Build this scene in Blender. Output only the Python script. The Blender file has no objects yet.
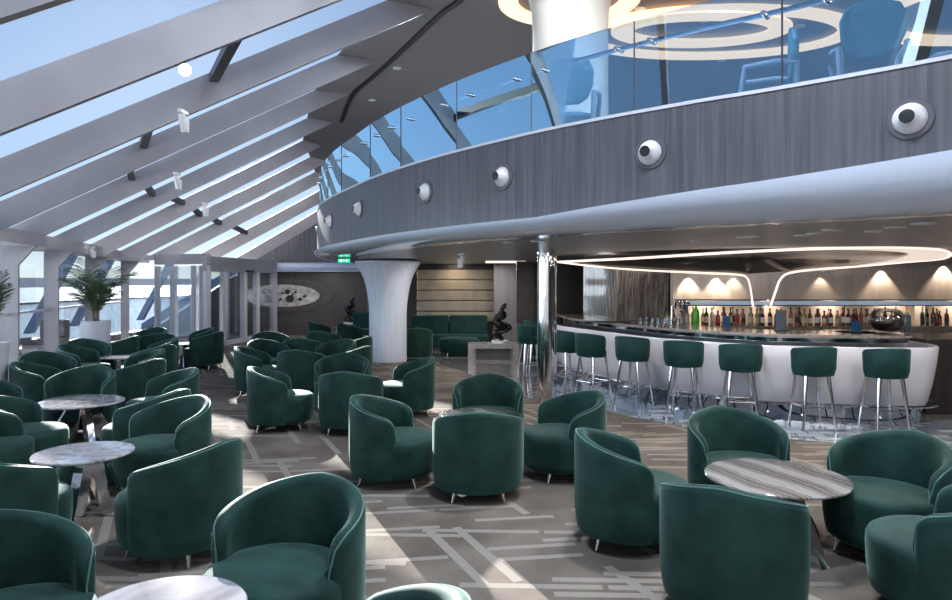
import bpy, bmesh, math, random
from mathutils import Vector, Matrix
random.seed(7)
C = bpy.context.scene.collection
PI = math.pi
F, H, YH = 680.0, 1.95, 281.0          # focal length in pixels, eye height, horizon row

# ------------------------------------------------------------------ camera
sc = bpy.context.scene
cd = bpy.data.cameras.new('camera'); cam = bpy.data.objects.new('camera', cd); C.objects.link(cam)
cam.location = (0, 0, H); cam.rotation_euler = (PI/2, 0, 0)
cd.sensor_width = 36; cd.lens = F/952*36
cd.shift_y = (YH-300)/952
cd.clip_end = 5000
sc.camera = cam
# ------------------------------------------------------------------ world, sun, exposure
sun_az = math.atan((185-476)/F); sun_el = math.atan((YH-70)/math.hypot(F, 185-476))
w = bpy.data.worlds.new('world'); sc.world = w; w.use_nodes = True
nt = w.node_tree
sky = nt.nodes.new('ShaderNodeTexSky'); sky.sky_type = 'NISHITA'
sky.sun_disc = True; sky.sun_size = math.radians(0.9); sky.sun_intensity = 0.02
sky.sun_elevation = sun_el; sky.sun_rotation = sun_az
sky.altitude = 0; sky.air_density = 1.0; sky.dust_density = 0.3; sky.ozone_density = 2.0
bg = nt.nodes['Background']; bg.inputs['Strength'].default_value = 0.23
hs = nt.nodes.new('ShaderNodeHueSaturation'); hs.inputs['Saturation'].default_value = 0.8
tn = nt.nodes.new('ShaderNodeMix'); tn.data_type = 'RGBA'; tn.blend_type = 'MULTIPLY'; tn.inputs[0].default_value = 1
tn.inputs[7].default_value = (0.72, 0.93, 1.25, 1)
gm = nt.nodes.new('ShaderNodeGamma'); gm.inputs[1].default_value = 0.5
nt.links.new(sky.outputs['Color'], gm.inputs[0]); nt.links.new(gm.outputs[0], hs.inputs['Color']); nt.links.new(hs.outputs[0], tn.inputs[6])
nt.links.new(tn.outputs[2], bg.inputs['Color'])
sl = bpy.data.lights.new('sun', 'SUN'); sl.energy = 24.0; sl.angle = math.radians(0.6); sl.color = (1.0, 0.95, 0.88)
so = bpy.data.objects.new('sun', sl); C.objects.link(so)
sdir = Vector((math.sin(sun_az)*math.cos(sun_el), math.cos(sun_az)*math.cos(sun_el), math.sin(sun_el)))
so.rotation_euler = (-sdir).to_track_quat('-Z', 'Y').to_euler(); so.location = sdir*60
sc.view_settings.view_transform = 'Standard'; sc.view_settings.look = 'None'
sc.view_settings.gamma = 1; sc.view_settings.use_curve_mapping = False
sc.view_settings.exposure = 0.08
sc.cycles.use_denoising = True
sc.cycles.max_bounces = 10; sc.cycles.transparent_max_bounces = 16
sc.cycles.caustics_reflective = False; sc.cycles.caustics_refractive = False
sc.cycles.sample_clamp_indirect = 4.0

def lamp(name, kind, loc, power, color=(1, .96, .9), size=0.1, aim=(0, 0, -1), spot=None, blend=0.5):
    l = bpy.data.lights.new(name, kind); l.energy = power; l.color = color
    if kind == 'AREA': l.shape = 'DISK'; l.size = size
    else: l.shadow_soft_size = size
    if spot: l.spot_size = math.radians(spot); l.spot_blend = blend
    o = bpy.data.objects.new(name, l); C.objects.link(o); o.location = loc
    o.rotation_euler = Vector(aim).to_track_quat('-Z', 'Y').to_euler()
    return o
NEU = (1.0, 0.97, 0.95); COOL = (0.82, 0.91, 1.0); WARM = (1.0, 0.80, 0.60)
# double-height ceiling downlights over the lounge, cool tint added as skylight fill
for x, y, pw in ((0.6, 3.0, 300), (1.6, 6.6, 330), (1.0, 9.0, 420), (3.2, 0.6, 230), (4.2, -3.0, 230)):
    lamp('atrium_downlight', 'AREA', (x, y, 6.3), pw, COOL, 0.6)
for y in (0.0, 4.0, 8.0, 11.5):       # unseen area lamps added outside the left windows as daylight fill
    lamp('window_fill_lamp', 'AREA', (-9.6-.16*(y-7), y, 1.9), 190, (0.80, 0.90, 1.0), 2.6, (1, -.15, .02))
for x, y in ((-0.9, 13.2), (-1.6, 17.0)):
    lamp('atrium_downlight', 'AREA', (x, y, 6.3), 130, COOL, 0.6)
for x, y in ((4.0, 11.0), (8.0, 9.0), (6.0, 17.0), (0.5, 18.0), (9.0, 3.0)):
    lamp('upper_downlight', 'AREA', (x, y, 6.3), 130, NEU, 0.5)
# downlights in the low ceiling under the balcony
for x, y in ((2.6, 7.6), (4.6, 6.6), (6.6, 6.4), (0.6, 11.4), (-0.8, 15.0), (0.6, 18.2), (-2.6, 20.5), (-5.6, 22.6), (3.0, 5.6), (7.5, 8.3), (8.0, 2.0), (3.2, 8.8), (5.0, 8.0), (1.2, 9.6), (6.6, 11.6), (4.6, 12.0), (2.4, 12.6), (.2, 13.6), (.4, 17.6)):
    lamp('low_downlight', 'AREA', (x, y, 2.42), 25, NEU, 0.25)

# ------------------------------------------------------------------ materials
def mat(name, col, rough=0.5, metal=0.0, spec=0.5, sheen=0, sheen_tint=(1, 1, 1), coat=0, emit=None, es=0):
    m = bpy.data.materials.new(name); m.use_nodes = True
    b = m.node_tree.nodes['Principled BSDF']
    b.inputs['Base Color'].default_value = (*col, 1); b.inputs['Roughness'].default_value = rough
    b.inputs['Metallic'].default_value = metal; b.inputs['Specular IOR Level'].default_value = spec
    if sheen:
        b.inputs['Sheen Weight'].default_value = sheen; b.inputs['Sheen Roughness'].default_value = 0.35
        b.inputs['Sheen Tint'].default_value = (*sheen_tint, 1)
    if coat: b.inputs['Coat Weight'].default_value = coat; b.inputs['Coat Roughness'].default_value = 0.03
    if emit: b.inputs['Emission Color'].default_value = (*emit, 1); b.inputs['Emission Strength'].default_value = es
    return m
def noise_mix(m, c1, c2, scale=(4, 4, 4), detail=4, lo=.35, hi=.65, bump=0, coord='Object', nscale=1.0, dist=0.0):
    n = m.node_tree.nodes; L = m.node_tree.links; b = n['Principled BSDF']
    tc = n.new('ShaderNodeTexCoord'); mp = n.new('ShaderNodeMapping'); mp.inputs['Scale'].default_value = scale
    nz = n.new('ShaderNodeTexNoise'); nz.inputs['Detail'].default_value = detail; nz.inputs['Scale'].default_value = nscale
    nz.inputs['Distortion'].default_value = dist
    cr = n.new('ShaderNodeValToRGB'); cr.color_ramp.elements[0].position = lo; cr.color_ramp.elements[1].position = hi
    cr.color_ramp.elements[0].color = (*c1, 1); cr.color_ramp.elements[1].color = (*c2, 1)
    L.new(tc.outputs[coord], mp.inputs[0]); L.new(mp.outputs[0], nz.inputs['Vector']); L.new(nz.outputs['Fac'], cr.inputs[0])
    L.new(cr.outputs[0], b.inputs['Base Color'])
    if bump:
        bp = n.new('ShaderNodeBump'); bp.inputs['Strength'].default_value = bump; bp.inputs['Distance'].default_value = 0.01
        L.new(nz.outputs['Fac'], bp.inputs['Height']); L.new(bp.outputs[0], b.inputs['Normal'])
    return m
def glass_mat(name, tint, refl=0.12, rough=0.0, grazing=0.9, gcol=(.95, .97, 1)):
    m = bpy.data.materials.new(name); m.use_nodes = True
    n = m.node_tree.nodes; L = m.node_tree.links; n.clear()
    out = n.new('ShaderNodeOutputMaterial'); mx = n.new('ShaderNodeMixShader')
    tr = n.new('ShaderNodeBsdfTransparent'); tr.inputs[0].default_value = (*tint, 1)
    gl = n.new('ShaderNodeBsdfGlossy'); gl.inputs['Roughness'].default_value = rough; gl.inputs[0].default_value = (*gcol, 1)
    lw = n.new('ShaderNodeLayerWeight'); lw.inputs['Blend'].default_value = 0.35
    mr = n.new('ShaderNodeMapRange'); mr.inputs['To Min'].default_value = refl; mr.inputs['To Max'].default_value = grazing
    L.new(lw.outputs['Fresnel'], mr.inputs['Value']); L.new(mr.outputs[0], mx.inputs[0])
    L.new(tr.outputs[0], mx.inputs[1]); L.new(gl.outputs[0], mx.inputs[2]); L.new(mx.outputs[0], out.inputs[0])
    return m
M = {}
M['velvet'] = noise_mix(mat('green_velvet', (.01, .07, .055), .75, sheen=.35, sheen_tint=(.45, .68, .60), spec=.2),
                        (.0045, .021, .0175), (.0145, .050, .0400), (5, 5, 5), 5, .3, .7, bump=.08)
M['piping'] = mat('piping_rim_highlight', (.045, .13, .105), .5, sheen=.5, sheen_tint=(.6, .9, .85))  # piping colour lightened to paint in the lit rim highlight
M['stoolvelvet'] = noise_mix(mat('dark_green_velvet', (.006, .045, .04), .75, sheen=.3, sheen_tint=(.2, .6, .55), spec=.2),
                        (.004, .024, .023), (.008, .042, .040), (6, 6, 6), 5, .3, .7)
M['chrome'] = mat('chrome', (.80, .81, .83), .05, 1)
M['satin'] = mat('satin_steel', (.62, .61, .59), .25, 1)
M['white'] = mat('white_paint', (.62, .62, .66), .35)
M['fin'] = noise_mix(mat('grey_lilac_panel', (.36, .35, .37), .45), (.33, .32, .345), (.39, .38, .405), (1.2, 1.2, 1.2), 3)
M['nosing'] = mat('white_gloss_nosing', (.60, .65, .76), .18, coat=.5)
M['ceil'] = mat('grey_ceiling', (.22, .21, .21), .5)
M['ceil_low'] = mat('low_ceiling', (.24, .24, .26), .32)
M['black'] = mat('black', (.01, .01, .012), .4)
M['dark'] = mat('dark_metal', (.05, .05, .055), .4)
M['fixture'] = mat('white_fixture', (.78, .78, .78), .3)
def wood(name, c1, c2, rough=.45, s=22):
    return noise_mix(mat(name, c1, rough), c1, c2, (s, s, .8), 5, .3, .7)
M['fascia'] = wood('grey_veneer', (.060, .060, .070), (.115, .115, .13), .4, 26)
M['brown'] = wood('brown_veneer', (.040, .032, .030), (.075, .062, .056), .4, 14)
M['brown2'] = wood('dark_veneer', (.022, .018, .017), (.038, .032, .03), .4, 14)
M['greywall'] = wood('taupe_veneer', (.10, .095, .10), (.15, .14, .145), .45, 14)
M['colwhite'] = noise_mix(mat('column_plaster', (.56, .60, .68), .35), (.66, .70, .80), (.74, .78, .88), (10, 10, .8), 3)
M['cream'] = mat('cream_column', (.70, .64, .54), .45)
M['beige'] = noise_mix(mat('beige_padding', (.38, .34, .27), .7), (.34, .30, .24), (.43, .38, .30), (3, 3, 3), 3)
M['roofglass'] = glass_mat('roof_glass', (.93, .96, 1.0), .02, 0, .07)
M['winglass'] = glass_mat('window_glass', (.92, .96, .98), .05, 0, .6)
M['railglass'] = glass_mat('sky_painted_rail_glass', (.46, .68, .96), .42, 0, .95, (.60, .86, 1.0))  # blue sky reflection painted into the glass tint and gloss colour
M['clearglass'] = glass_mat('clear_glass', (.9, .95, .95), .08, 0, .8)
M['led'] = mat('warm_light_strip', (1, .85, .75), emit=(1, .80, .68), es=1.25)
M['cove'] = mat('warm_cove_light', (1, .85, .7), emit=(1, .68, .43), es=1.35)
M['lampface'] = mat('lamp_face', (1, .95, .9), emit=(1, .93, .85), es=9)
M['lipwhite'] = mat('bar_front_white', (.66, .66, .72), .25, coat=.3)
M['mirror'] = mat('mirror_band', (.75, .80, .88), .04, 1)
M['book_blue'] = mat('blue_card', (.012, .06, .14), .4)
M['slate'] = mat('slate_card', (.07, .09, .12), .4)
M['bronze'] = mat('black_bronze', (.015, .016, .017), .25, .4)
M['leaf'] = noise_mix(mat('palm_leaf', (.03, .07, .03), .45), (.018, .045, .022), (.07, .12, .06), (6, 6, 6), 3)
M['stem'] = mat('palm_stem', (.13, .12, .06), .6)
M['pot'] = mat('pot_white', (.48, .49, .54), .45)
M['soil'] = mat('soil', (.03, .022, .016), .9)
M['outseat'] = mat('taupe_outdoor_fabric', (.20, .17, .155), .8)
M['bluestrut'] = mat('blue_steel', (.16, .24, .38), .4)

def marble(name, cols, scale=(1.2, 4, 1), rough=.08, dist=2.5, rot=0.5):
    m = mat(name, cols[0], rough, coat=.4); n = m.node_tree.nodes; L = m.node_tree.links; b = n['Principled BSDF']
    tc = n.new('ShaderNodeTexCoord'); mp = n.new('ShaderNodeMapping'); mp.inputs['Scale'].default_value = scale
    mp.inputs['Rotation'].default_value = (0, 0, rot)
    nz = n.new('ShaderNodeTexNoise'); nz.inputs['Scale'].default_value = 2.2; nz.inputs['Detail'].default_value = 8
    nz.inputs['Distortion'].default_value = dist
    cr = n.new('ShaderNodeValToRGB'); e = cr.color_ramp.elements
    e[0].position = .28; e[0].color = (*cols[0], 1); e[1].position = .75; e[1].color = (*cols[-1], 1)
    for i, c in enumerate(cols[1:-1]):
        x = e.new(.28+.47*(i+1)/(len(cols)-1)); x.color = (*c, 1)
    L.new(tc.outputs['Object'], mp.inputs[0]); L.new(mp.outputs[0], nz.inputs['Vector']); L.new(nz.outputs['Fac'], cr.inputs[0])
    L.new(cr.outputs[0], b.inputs['Base Color'])
    return m
M['tabletop'] = marble('onyx_top', [(.55, .52, .51), (.16, .14, .13), (.42, .39, .37), (.10, .09, .085), (.48, .46, .45)], (1.0, 5.0, 1))
M['tablepale'] = marble('pale_marble_top', [(.25, .245, .27), (.30, .28, .29), (.48, .46, .49), (.16, .155, .16), (.28, .27, .30)], (1.2, 2.6, 1))
M['marblewall'] = marble('bar_marble', [(.16, .13, .11), (.34, .29, .25), (.10, .08, .07), (.28, .24, .21), (.42, .37, .33)], (5, 5, .35), .06, 1.2, 0)
M['plinth'] = marble('grey_marble', [(.45, .42, .42), (.26, .25, .25), (.50, .47, .47)], (3, 3, 3), .2)
M['counter'] = marble('counter_stone', [(.20, .16, .14), (.30, .26, .23), (.14, .11, .10)], (2, 2, 2), .18)
def onyx():
    m = mat('banded_onyx', (.4, .4, .4), .12, coat=.3); n = m.node_tree.nodes; L = m.node_tree.links; b = n['Principled BSDF']
    tc = n.new('ShaderNodeTexCoord'); mp = n.new('ShaderNodeMapping'); mp.inputs['Rotation'].default_value = (0, 0, -.12)
    wv = n.new('ShaderNodeTexWave'); wv.inputs['Scale'].default_value = 1.0; wv.inputs['Distortion'].default_value = 7.5; wv.inputs['Detail'].default_value = 4; wv.inputs['Detail Scale'].default_value = .7
    cr = n.new('ShaderNodeValToRGB'); e = cr.color_ramp.elements; e[0].position = 0; e[0].color = (.19, .165, .15, 1); e[1].position = 1; e[1].color = (.30, .275, .255, 1)
    for p_, c in ((.15, (.08, .068, .06)), (.28, (.24, .22, .205)), (.42, (.12, .10, .092)), (.5, (.29, .265, .25)), (.68, (.14, .12, .11)), (.8, (.33, .31, .295))):
        x = e.new(p_); x.color = (*c, 1)
    L.new(tc.outputs['Object'], mp.inputs[0]); L.new(mp.outputs[0], wv.inputs['Vector']); L.new(wv.outputs['Fac'], cr.inputs[0]); L.new(cr.outputs[0], b.inputs['Base Color'])
    return m
M['tabletop'] = onyx()
# shimmering cream wall behind the bar
M['creamwall'] = noise_mix(mat('cream_wall', (.50, .44, .38), .3, coat=.3), (.55, .48, .44), (.72, .64, .57), (5, 5, .7), 4)

def carpet():
    m = mat('patterned_carpet', (.16, .14, .13), .95, spec=.1); n = m.node_tree.nodes; L = m.node_tree.links; b = n['Principled BSDF']
    tc = n.new('ShaderNodeTexCoord')
    def layer(rot, sx, sy, off, width=1.0):
        mp = n.new('ShaderNodeMapping'); mp.inputs['Rotation'].default_value = (0, 0, rot)
        mp.inputs['Location'].default_value = (off, off*.7, 0)
        L.new(tc.outputs['Object'], mp.inputs[0])
        br = n.new('ShaderNodeTexBrick'); br.offset = .37; br.inputs['Color1'].default_value = (0, 0, 0, 1)
        br.inputs['Color2'].default_value = (1, 1, 1, 1); br.inputs['Mortar'].default_value = (0, 0, 0, 1)
        br.inputs['Scale'].default_value = 1.0; br.inputs['Brick Width'].default_value = sx; br.inputs['Row Height'].default_value = sy
        br.inputs['Mortar Size'].default_value = 0.02; br.inputs['Bias'].default_value = 0.0
        L.new(mp.outputs[0], br.inputs['Vector'])
        th = n.new('ShaderNodeMath'); th.operation = 'GREATER_THAN'; th.inputs[1].default_value = width
        L.new(br.outputs['Color'], th.inputs[0]); return th.outputs[0]
    a = layer(0.04, .95, .105, 0.3, .80); c = layer(1.15, 1.1, .11, 1.7, .88); d = layer(-.15, .7, .10, 4.1, .90)
    mx = n.new('ShaderNodeMath'); mx.operation = 'MAXIMUM'; L.new(a, mx.inputs[0]); L.new(c, mx.inputs[1])
    mx2 = n.new('ShaderNodeMath'); mx2.operation = 'MAXIMUM'; L.new(mx.outputs[0], mx2.inputs[0]); L.new(d, mx2.inputs[1])
    nz = n.new('ShaderNodeTexNoise'); nz.inputs['Scale'].default_value = 1.6; nz.inputs['Detail'].default_value = 5
    fz = n.new('ShaderNodeTexNoise'); fz.inputs['Scale'].default_value = 90; fz.inputs['Detail'].default_value = 2
    L.new(tc.outputs['Object'], nz.inputs['Vector']); L.new(tc.outputs['Object'], fz.inputs['Vector'])
    r1 = n.new('ShaderNodeValToRGB'); r1.color_ramp.elements[0].color = (.082, .064, .050, 1); r1.color_ramp.elements[1].color = (.140, .112, .090, 1)
    r1.color_ramp.elements[0].position = .35; r1.color_ramp.elements[1].position = .65
    L.new(nz.outputs['Fac'], r1.inputs[0])
    m2 = n.new('ShaderNodeMix'); m2.data_type = 'RGBA'; m2.inputs[7].default_value = (.25, .215, .18, 1)
    sc2 = n.new('ShaderNodeMath'); sc2.operation = 'MULTIPLY'; sc2.inputs[1].default_value = .6
    L.new(mx2.outputs[0], sc2.inputs[0]); L.new(sc2.outputs[0], m2.inputs[0]); L.new(r1.outputs[0], m2.inputs[6])
    m3 = n.new('ShaderNodeMix'); m3.data_type = 'RGBA'; m3.blend_type = 'MULTIPLY'; m3.inputs[0].default_value = .5
    L.new(m2.outputs[2], m3.inputs[6]); L.new(fz.outputs['Color'], m3.inputs[7])
    g = n.new('ShaderNodeHueSaturation'); g.inputs['Saturation'].default_value = .85; g.inputs['Value'].default_value = 1.6
    L.new(m3.outputs[2], g.inputs['Color']); L.new(g.outputs[0], b.inputs['Base Color'])
    bp = n.new('ShaderNodeBump'); bp.inputs['Strength'].default_value = .25; bp.inputs['Distance'].default_value = .004
    L.new(fz.outputs['Fac'], bp.inputs['Height']); L.new(bp.outputs[0], b.inputs['Normal'])
    return m
M['carpet'] = carpet()
def tiles():
    m = mat('polished_stone_floor', (.3, .26, .24), .06, coat=1.0, spec=.8); n = m.node_tree.nodes; L = m.node_tree.links; b = n['Principled BSDF']
    tc = n.new('ShaderNodeTexCoord'); mp = n.new('ShaderNodeMapping'); mp.inputs['Rotation'].default_value = (0, 0, .35)
    br = n.new('ShaderNodeTexBrick'); br.inputs['Scale'].default_value = 1; br.inputs['Brick Width'].default_value = .6; br.inputs['Row Height'].default_value = .3
    br.inputs['Mortar Size'].default_value = .012
    br.inputs['Color1'].default_value = (.26, .235, .235, 1); br.inputs['Color2'].default_value = (.42, .38, .37, 1); br.inputs['Mortar'].default_value = (.06, .055, .055, 1)
    L.new(tc.outputs['Object'], mp.inputs[0]); L.new(mp.outputs[0], br.inputs['Vector']); L.new(br.outputs['Color'], b.inputs['Base Color'])
    return m
M['tiles'] = tiles()

# ------------------------------------------------------------------ mesh helpers
class MB:
    def __init__(s): s.v = []; s.f = []; s.mi = []
    def add(s, vs, fs, mi=0):
        o = len(s.v); s.v += [tuple(v) for v in vs]; s.f += [tuple(i+o for i in f) for f in fs]; s.mi += [mi]*len(fs)
    def box(s, c, d, rz=0, mi=0, M3=None):
        vs = []
        R = Matrix.Rotation(rz, 3, 'Z') if M3 is None else M3
        for z in (-.5, .5):
            for x, y in ((-.5, -.5), (.5, -.5), (.5, .5), (-.5, .5)):
                vs.append(Vector(c) + R @ Vector((x*d[0], y*d[1], z*d[2])))
        s.add(vs, [(0, 3, 2, 1), (4, 5, 6, 7), (0, 1, 5, 4), (1, 2, 6, 5), (2, 3, 7, 6), (3, 0, 4, 7)], mi)
    def prism(s, poly, off, mi=0):       # poly: 3-D outline, off: extrusion vector
        n = len(poly); off = Vector(off); vs = [Vector(p) for p in poly] + [Vector(p)+off for p in poly]
        s.add(vs, [tuple(range(n))[::-1], tuple(range(n, 2*n))] + [(i, (i+1) % n, n+(i+1) % n, n+i) for i in range(n)], mi)
    def lathe(s, prof, seg=24, c=(0, 0, 0), mi=0, sx=1, sy=1, R=None):
        vs = []
        for r, z in prof:
            for k in range(seg):
                a = 2*PI*k/seg; p = Vector((r*math.cos(a)*sx, r*math.sin(a)*sy, z))
                if R is not None: p = R @ p
                vs.append(p+Vector(c))
        fs = [(i*seg+k, i*seg+(k+1) % seg, (i+1)*seg+(k+1) % seg, (i+1)*seg+k) for i in range(len(prof)-1) for k in range(seg)]
        fs.append(tuple(range(seg))[::-1]); fs.append(tuple((len(prof)-1)*seg+k for k in range(seg)))
        s.add(vs, fs, mi)
    def tube(s, pts, r, seg=8, mi=0, closed=False):
        pts = [Vector(p) for p in pts]; n = len(pts); rr = r if isinstance(r, (list, tuple)) else [r]*n
        vs = []; up = None
        for i, p in enumerate(pts):
            a = pts[(i-1) % n] if (closed or i) else p; b = pts[(i+1) % n] if (closed or i < n-1) else p
            t = (b-a).normalized()
            if up is None: up = Vector((0, 0, 1)) if abs(t.z) < .9 else Vector((1, 0, 0))
            x = t.cross(up)
            if x.length < 1e-4: x = t.cross(Vector((0, 1, 0)))
            x.normalize(); y = x.cross(t).normalized(); up = y
            for k in range(seg):
                an = 2*PI*k/seg; vs.append(p + (x*math.cos(an)+y*math.sin(an))*rr[i])
        m = n if closed else n-1
        fs = [(i*seg+k, ((i+1) % n)*seg+k, ((i+1) % n)*seg+(k+1) % seg, i*seg+(k+1) % seg) for i in range(m) for k in range(seg)]
        if not closed: fs += [tuple(range(seg)), tuple((n-1)*seg+k for k in range(seg))[::-1]]
        s.add(vs, fs, mi)
    def build(s, name, ms, parent=None, smooth=False, bevel=0, loc=None, angle=40):
        me = bpy.data.meshes.new(name); me.from_pydata(s.v, [], s.f); 
        for m in (ms if isinstance(ms, list) else [ms]): me.materials.append(m)
        for p, i in zip(me.polygons, s.mi): p.material_index = i
        bm = bmesh.new(); bm.from_mesh(me); bmesh.ops.recalc_face_normals(bm, faces=bm.faces)
        bm.to_mesh(me); bm.free()
        if smooth:
            me.shade_smooth(); 
            try: me.set_sharp_from_angle(angle=math.radians(angle))
            except Exception: pass
        me.update()
        o = bpy.data.objects.new(name, me); C.objects.link(o)
        if parent: o.parent = parent
        if loc: o.location = loc
        if bevel:
            md = o.modifiers.new('bevel', 'BEVEL'); md.width = bevel; md.segments = 2; md.limit_method = 'ANGLE'
        return o
def tag(o, label=None, cat=None, group=None, kind=None):
    if label: o['label'] = label
    if cat: o['category'] = cat
    if group: o['group'] = group
    if kind: o['kind'] = kind
    return o
def empty(name, loc=(0, 0, 0), rz=0, label=None, cat=None, group=None):
    o = bpy.data.objects.new(name, None); C.objects.link(o); o.location = loc; o.rotation_euler = (0, 0, rz); o.empty_display_size = .1
    return tag(o, label, cat, group)
def struct(o): o['kind'] = 'structure'; return o
def copy_tree(o, parent=None):
    c = o.copy(); C.objects.link(c); c.parent = parent
    if parent: c.matrix_parent_inverse = o.matrix_parent_inverse.copy()
    for ch in CH.get(o.name, []):
        pass
    for ch in [x for x in o.children]: copy_tree(ch, c)
    return c
CH = {}
def catmull(P, n=8):
    out = []; P = [Vector(p) for p in P]
    for i in range(len(P)-1):
        p0 = P[max(i-1, 0)]; p1 = P[i]; p2 = P[i+1]; p3 = P[min(i+2, len(P)-1)]
        for k in range(n):
            t = k/n
            out.append(.5*((2*p1)+(p2-p0)*t+(2*p0-5*p1+4*p2-p3)*t*t+(3*p1-p0-3*p2+p3)*t**3))
    out.append(P[-1]); return out
def at(px, D, z=0.0): return Vector(((px-476)/F*D, D, z))
def pt(px, py, D): return Vector(((px-476)/F*D, D, H+(YH-py)/F*D))
def sweep(path, prof, mb, mi=0, outward=None):
    """path: list of plan points; prof(i)->list of (offset outward, z)"""
    n = len(path); N = []
    for i in range(n):
        a = path[max(i-1, 0)]; b = path[min(i+1, n-1)]; t = Vector((b[0]-a[0], b[1]-a[1], 0)).normalized()
        N.append(Vector((-t.y, t.x, 0)))
    vs = []; m = len(prof(0))
    for i in range(n):
        for o, z in prof(i): vs.append(Vector((path[i][0], path[i][1], 0))+N[i]*o+Vector((0, 0, z)))
    mb.add(vs, [(i*m+j, (i+1)*m+j, (i+1)*m+j+1, i*m+j+1) for i in range(n-1) for j in range(m-1)], mi)
    return N

# ------------------------------------------------------------------ setting: roof lines
ZC = 6.38
T = {2: (-1.40, 10.72, ZC), 3: (-2.71, 13.33, ZC), 4: (-3.73, 15.77, ZC), 5: (-4.6, 18.5, ZC), 6: (-5.24, 20.6, 6.22),
     7: (-5.32, 21.8, 5.93), 8: (-5.42, 22.9, 5.62), 9: (-5.46, 23.8, 5.13), 10: (-5.67, 24.4, 4.5)}
T[1] = (-.09, 8.12, ZC)
for k in range(0, -5, -1): T[k] = (1.0-1.15*k, 5.9-2.3*k*-1, ZC)
d0 = Vector((1.89, 1, 1.24))
E = {k: Vector(T[k])-d0*2.86 for k in range(-4, 6)}
E[6] = Vector((-9.57, 17, 2.9)); E[7] = Vector((-9.84, 18.9, 2.81)); E[8] = Vector((-9.68, 20.5, 2.79)); E[9] = Vector((-8.98, 21.8, 2.75)); E[10] = Vector((-8.12, 23.0, 2.73))
T = {k: Vector(v) for k, v in T.items()}
HF = 0.46
R = [(-3.0, -9.0), (-5.2, 3.0), (-7.77, 11.1), (-8.56, 13.6), (-9.0, 15.6), (-9.8, 18.6), (-10.2, 21.2), (-10.2, 24.6)]
def Rx(y):
    for (x0, y0), (x1, y1) in zip(R, R[1:]):
        if y0 <= y <= y1: return x0+(x1-x0)*(y-y0)/(y1-y0)
    return R[0][0]
def Rz(y): return 2.85 if y < 14 else 2.85-.09*(y-14)/7.2
words_k = {-4: 'far behind the viewpoint', -3: 'behind the viewpoint', -2: 'just behind the viewpoint', -1: 'just overhead, outside the top left corner', 0: 'cutting the top left corner of the view',
           1: 'broad one above the sun', 2: 'directly below the sun', 3: 'third below the corner', 4: 'ending over the left window post', 5: 'ending behind the potted palm',
           6: 'ending right of the potted palm', 7: 'ending at the glass vestibule', 8: 'passing over the glass vestibule', 9: 'second last before the end wall', 10: 'last one lying against the end wall'}
n_h = Vector((-1, 1.89, 0)).normalized()
for k in sorted(T):
    d = (T[k]-E[k]); dh = Vector((d.x, d.y, 0)); slope = d.z/dh.length; dhn = dh.normalized()
    e = E[k]-d.normalized()*(.25 if k < 6 else .35)
    tip = T[k]+dhn*(HF/slope)*1.0; tip.z = T[k].z
    mb = MB(); nn = Vector((-dhn.y, dhn.x, 0))*.10
    zc_ = Rz(min(max(e.y, -9), 24))-.20; fb_ = (tip-(e-Vector((0, 0, HF)))); lowe = e-Vector((0, 0, HF))
    if lowe.z < zc_ < e.z:
        cut = lowe+fb_*((zc_-lowe.z)/fb_.z); poly = [T[k], e, Vector((e.x, e.y, zc_)), cut, tip]
    elif zc_ >= e.z:
        cut = lowe+fb_*((e.z-.02-lowe.z)/fb_.z); poly = [T[k], e, cut, tip]
    else: poly = [T[k], e, lowe, tip]
    mb.prism(poly, nn)
    o = mb.build('roof_beam', M['fin'])
    tag(o, 'sloping grey roof beam, ' + words_k[k], 'beam', 'sloping roof beams')
# roof glass panes between beams
for i, k in enumerate(range(-4, 10)):
    a, b = T[k], T[k+1]; c, dd = E[k+1], E[k]
    c = c-(b-c).normalized()*.3; dd = dd-(a-dd).normalized()*.3
    mb = MB(); mb.add([a, b, c, dd], [(0, 1, 2, 3)])
    struct(mb.build('window_%d' % (20+i), M['roofglass']))
# dark ties between beams at mid span
for k in range(0, 9):
    f = {0: .72, 1: .60, 2: .46}.get(k, .40)
    a = E[k].lerp(T[k], f)-Vector((0, 0, .16)); b = E[k+1].lerp(T[k+1], f-.02)-Vector((0, 0, .16))
    t = (b-a); a = a+t.normalized()*.16; t = b-a; mb = MB(); mb.prism([a+Vector((-.07, 0, 0)), a+Vector((.07, 0, 0)), a+Vector((.07, 0, .12)), a+Vector((-.07, 0, .12))], t)
    tag(mb.build('roof_tie', M['dark']), 'dark tie bar bridging the roof gap ' + {0: 'nearest the top edge', 1: 'beside the sun', 2: 'right under the sun'}.get(k, 'below the beam ' + words_k[k]), 'tie bar', 'dark ties between roof beams')

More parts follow.
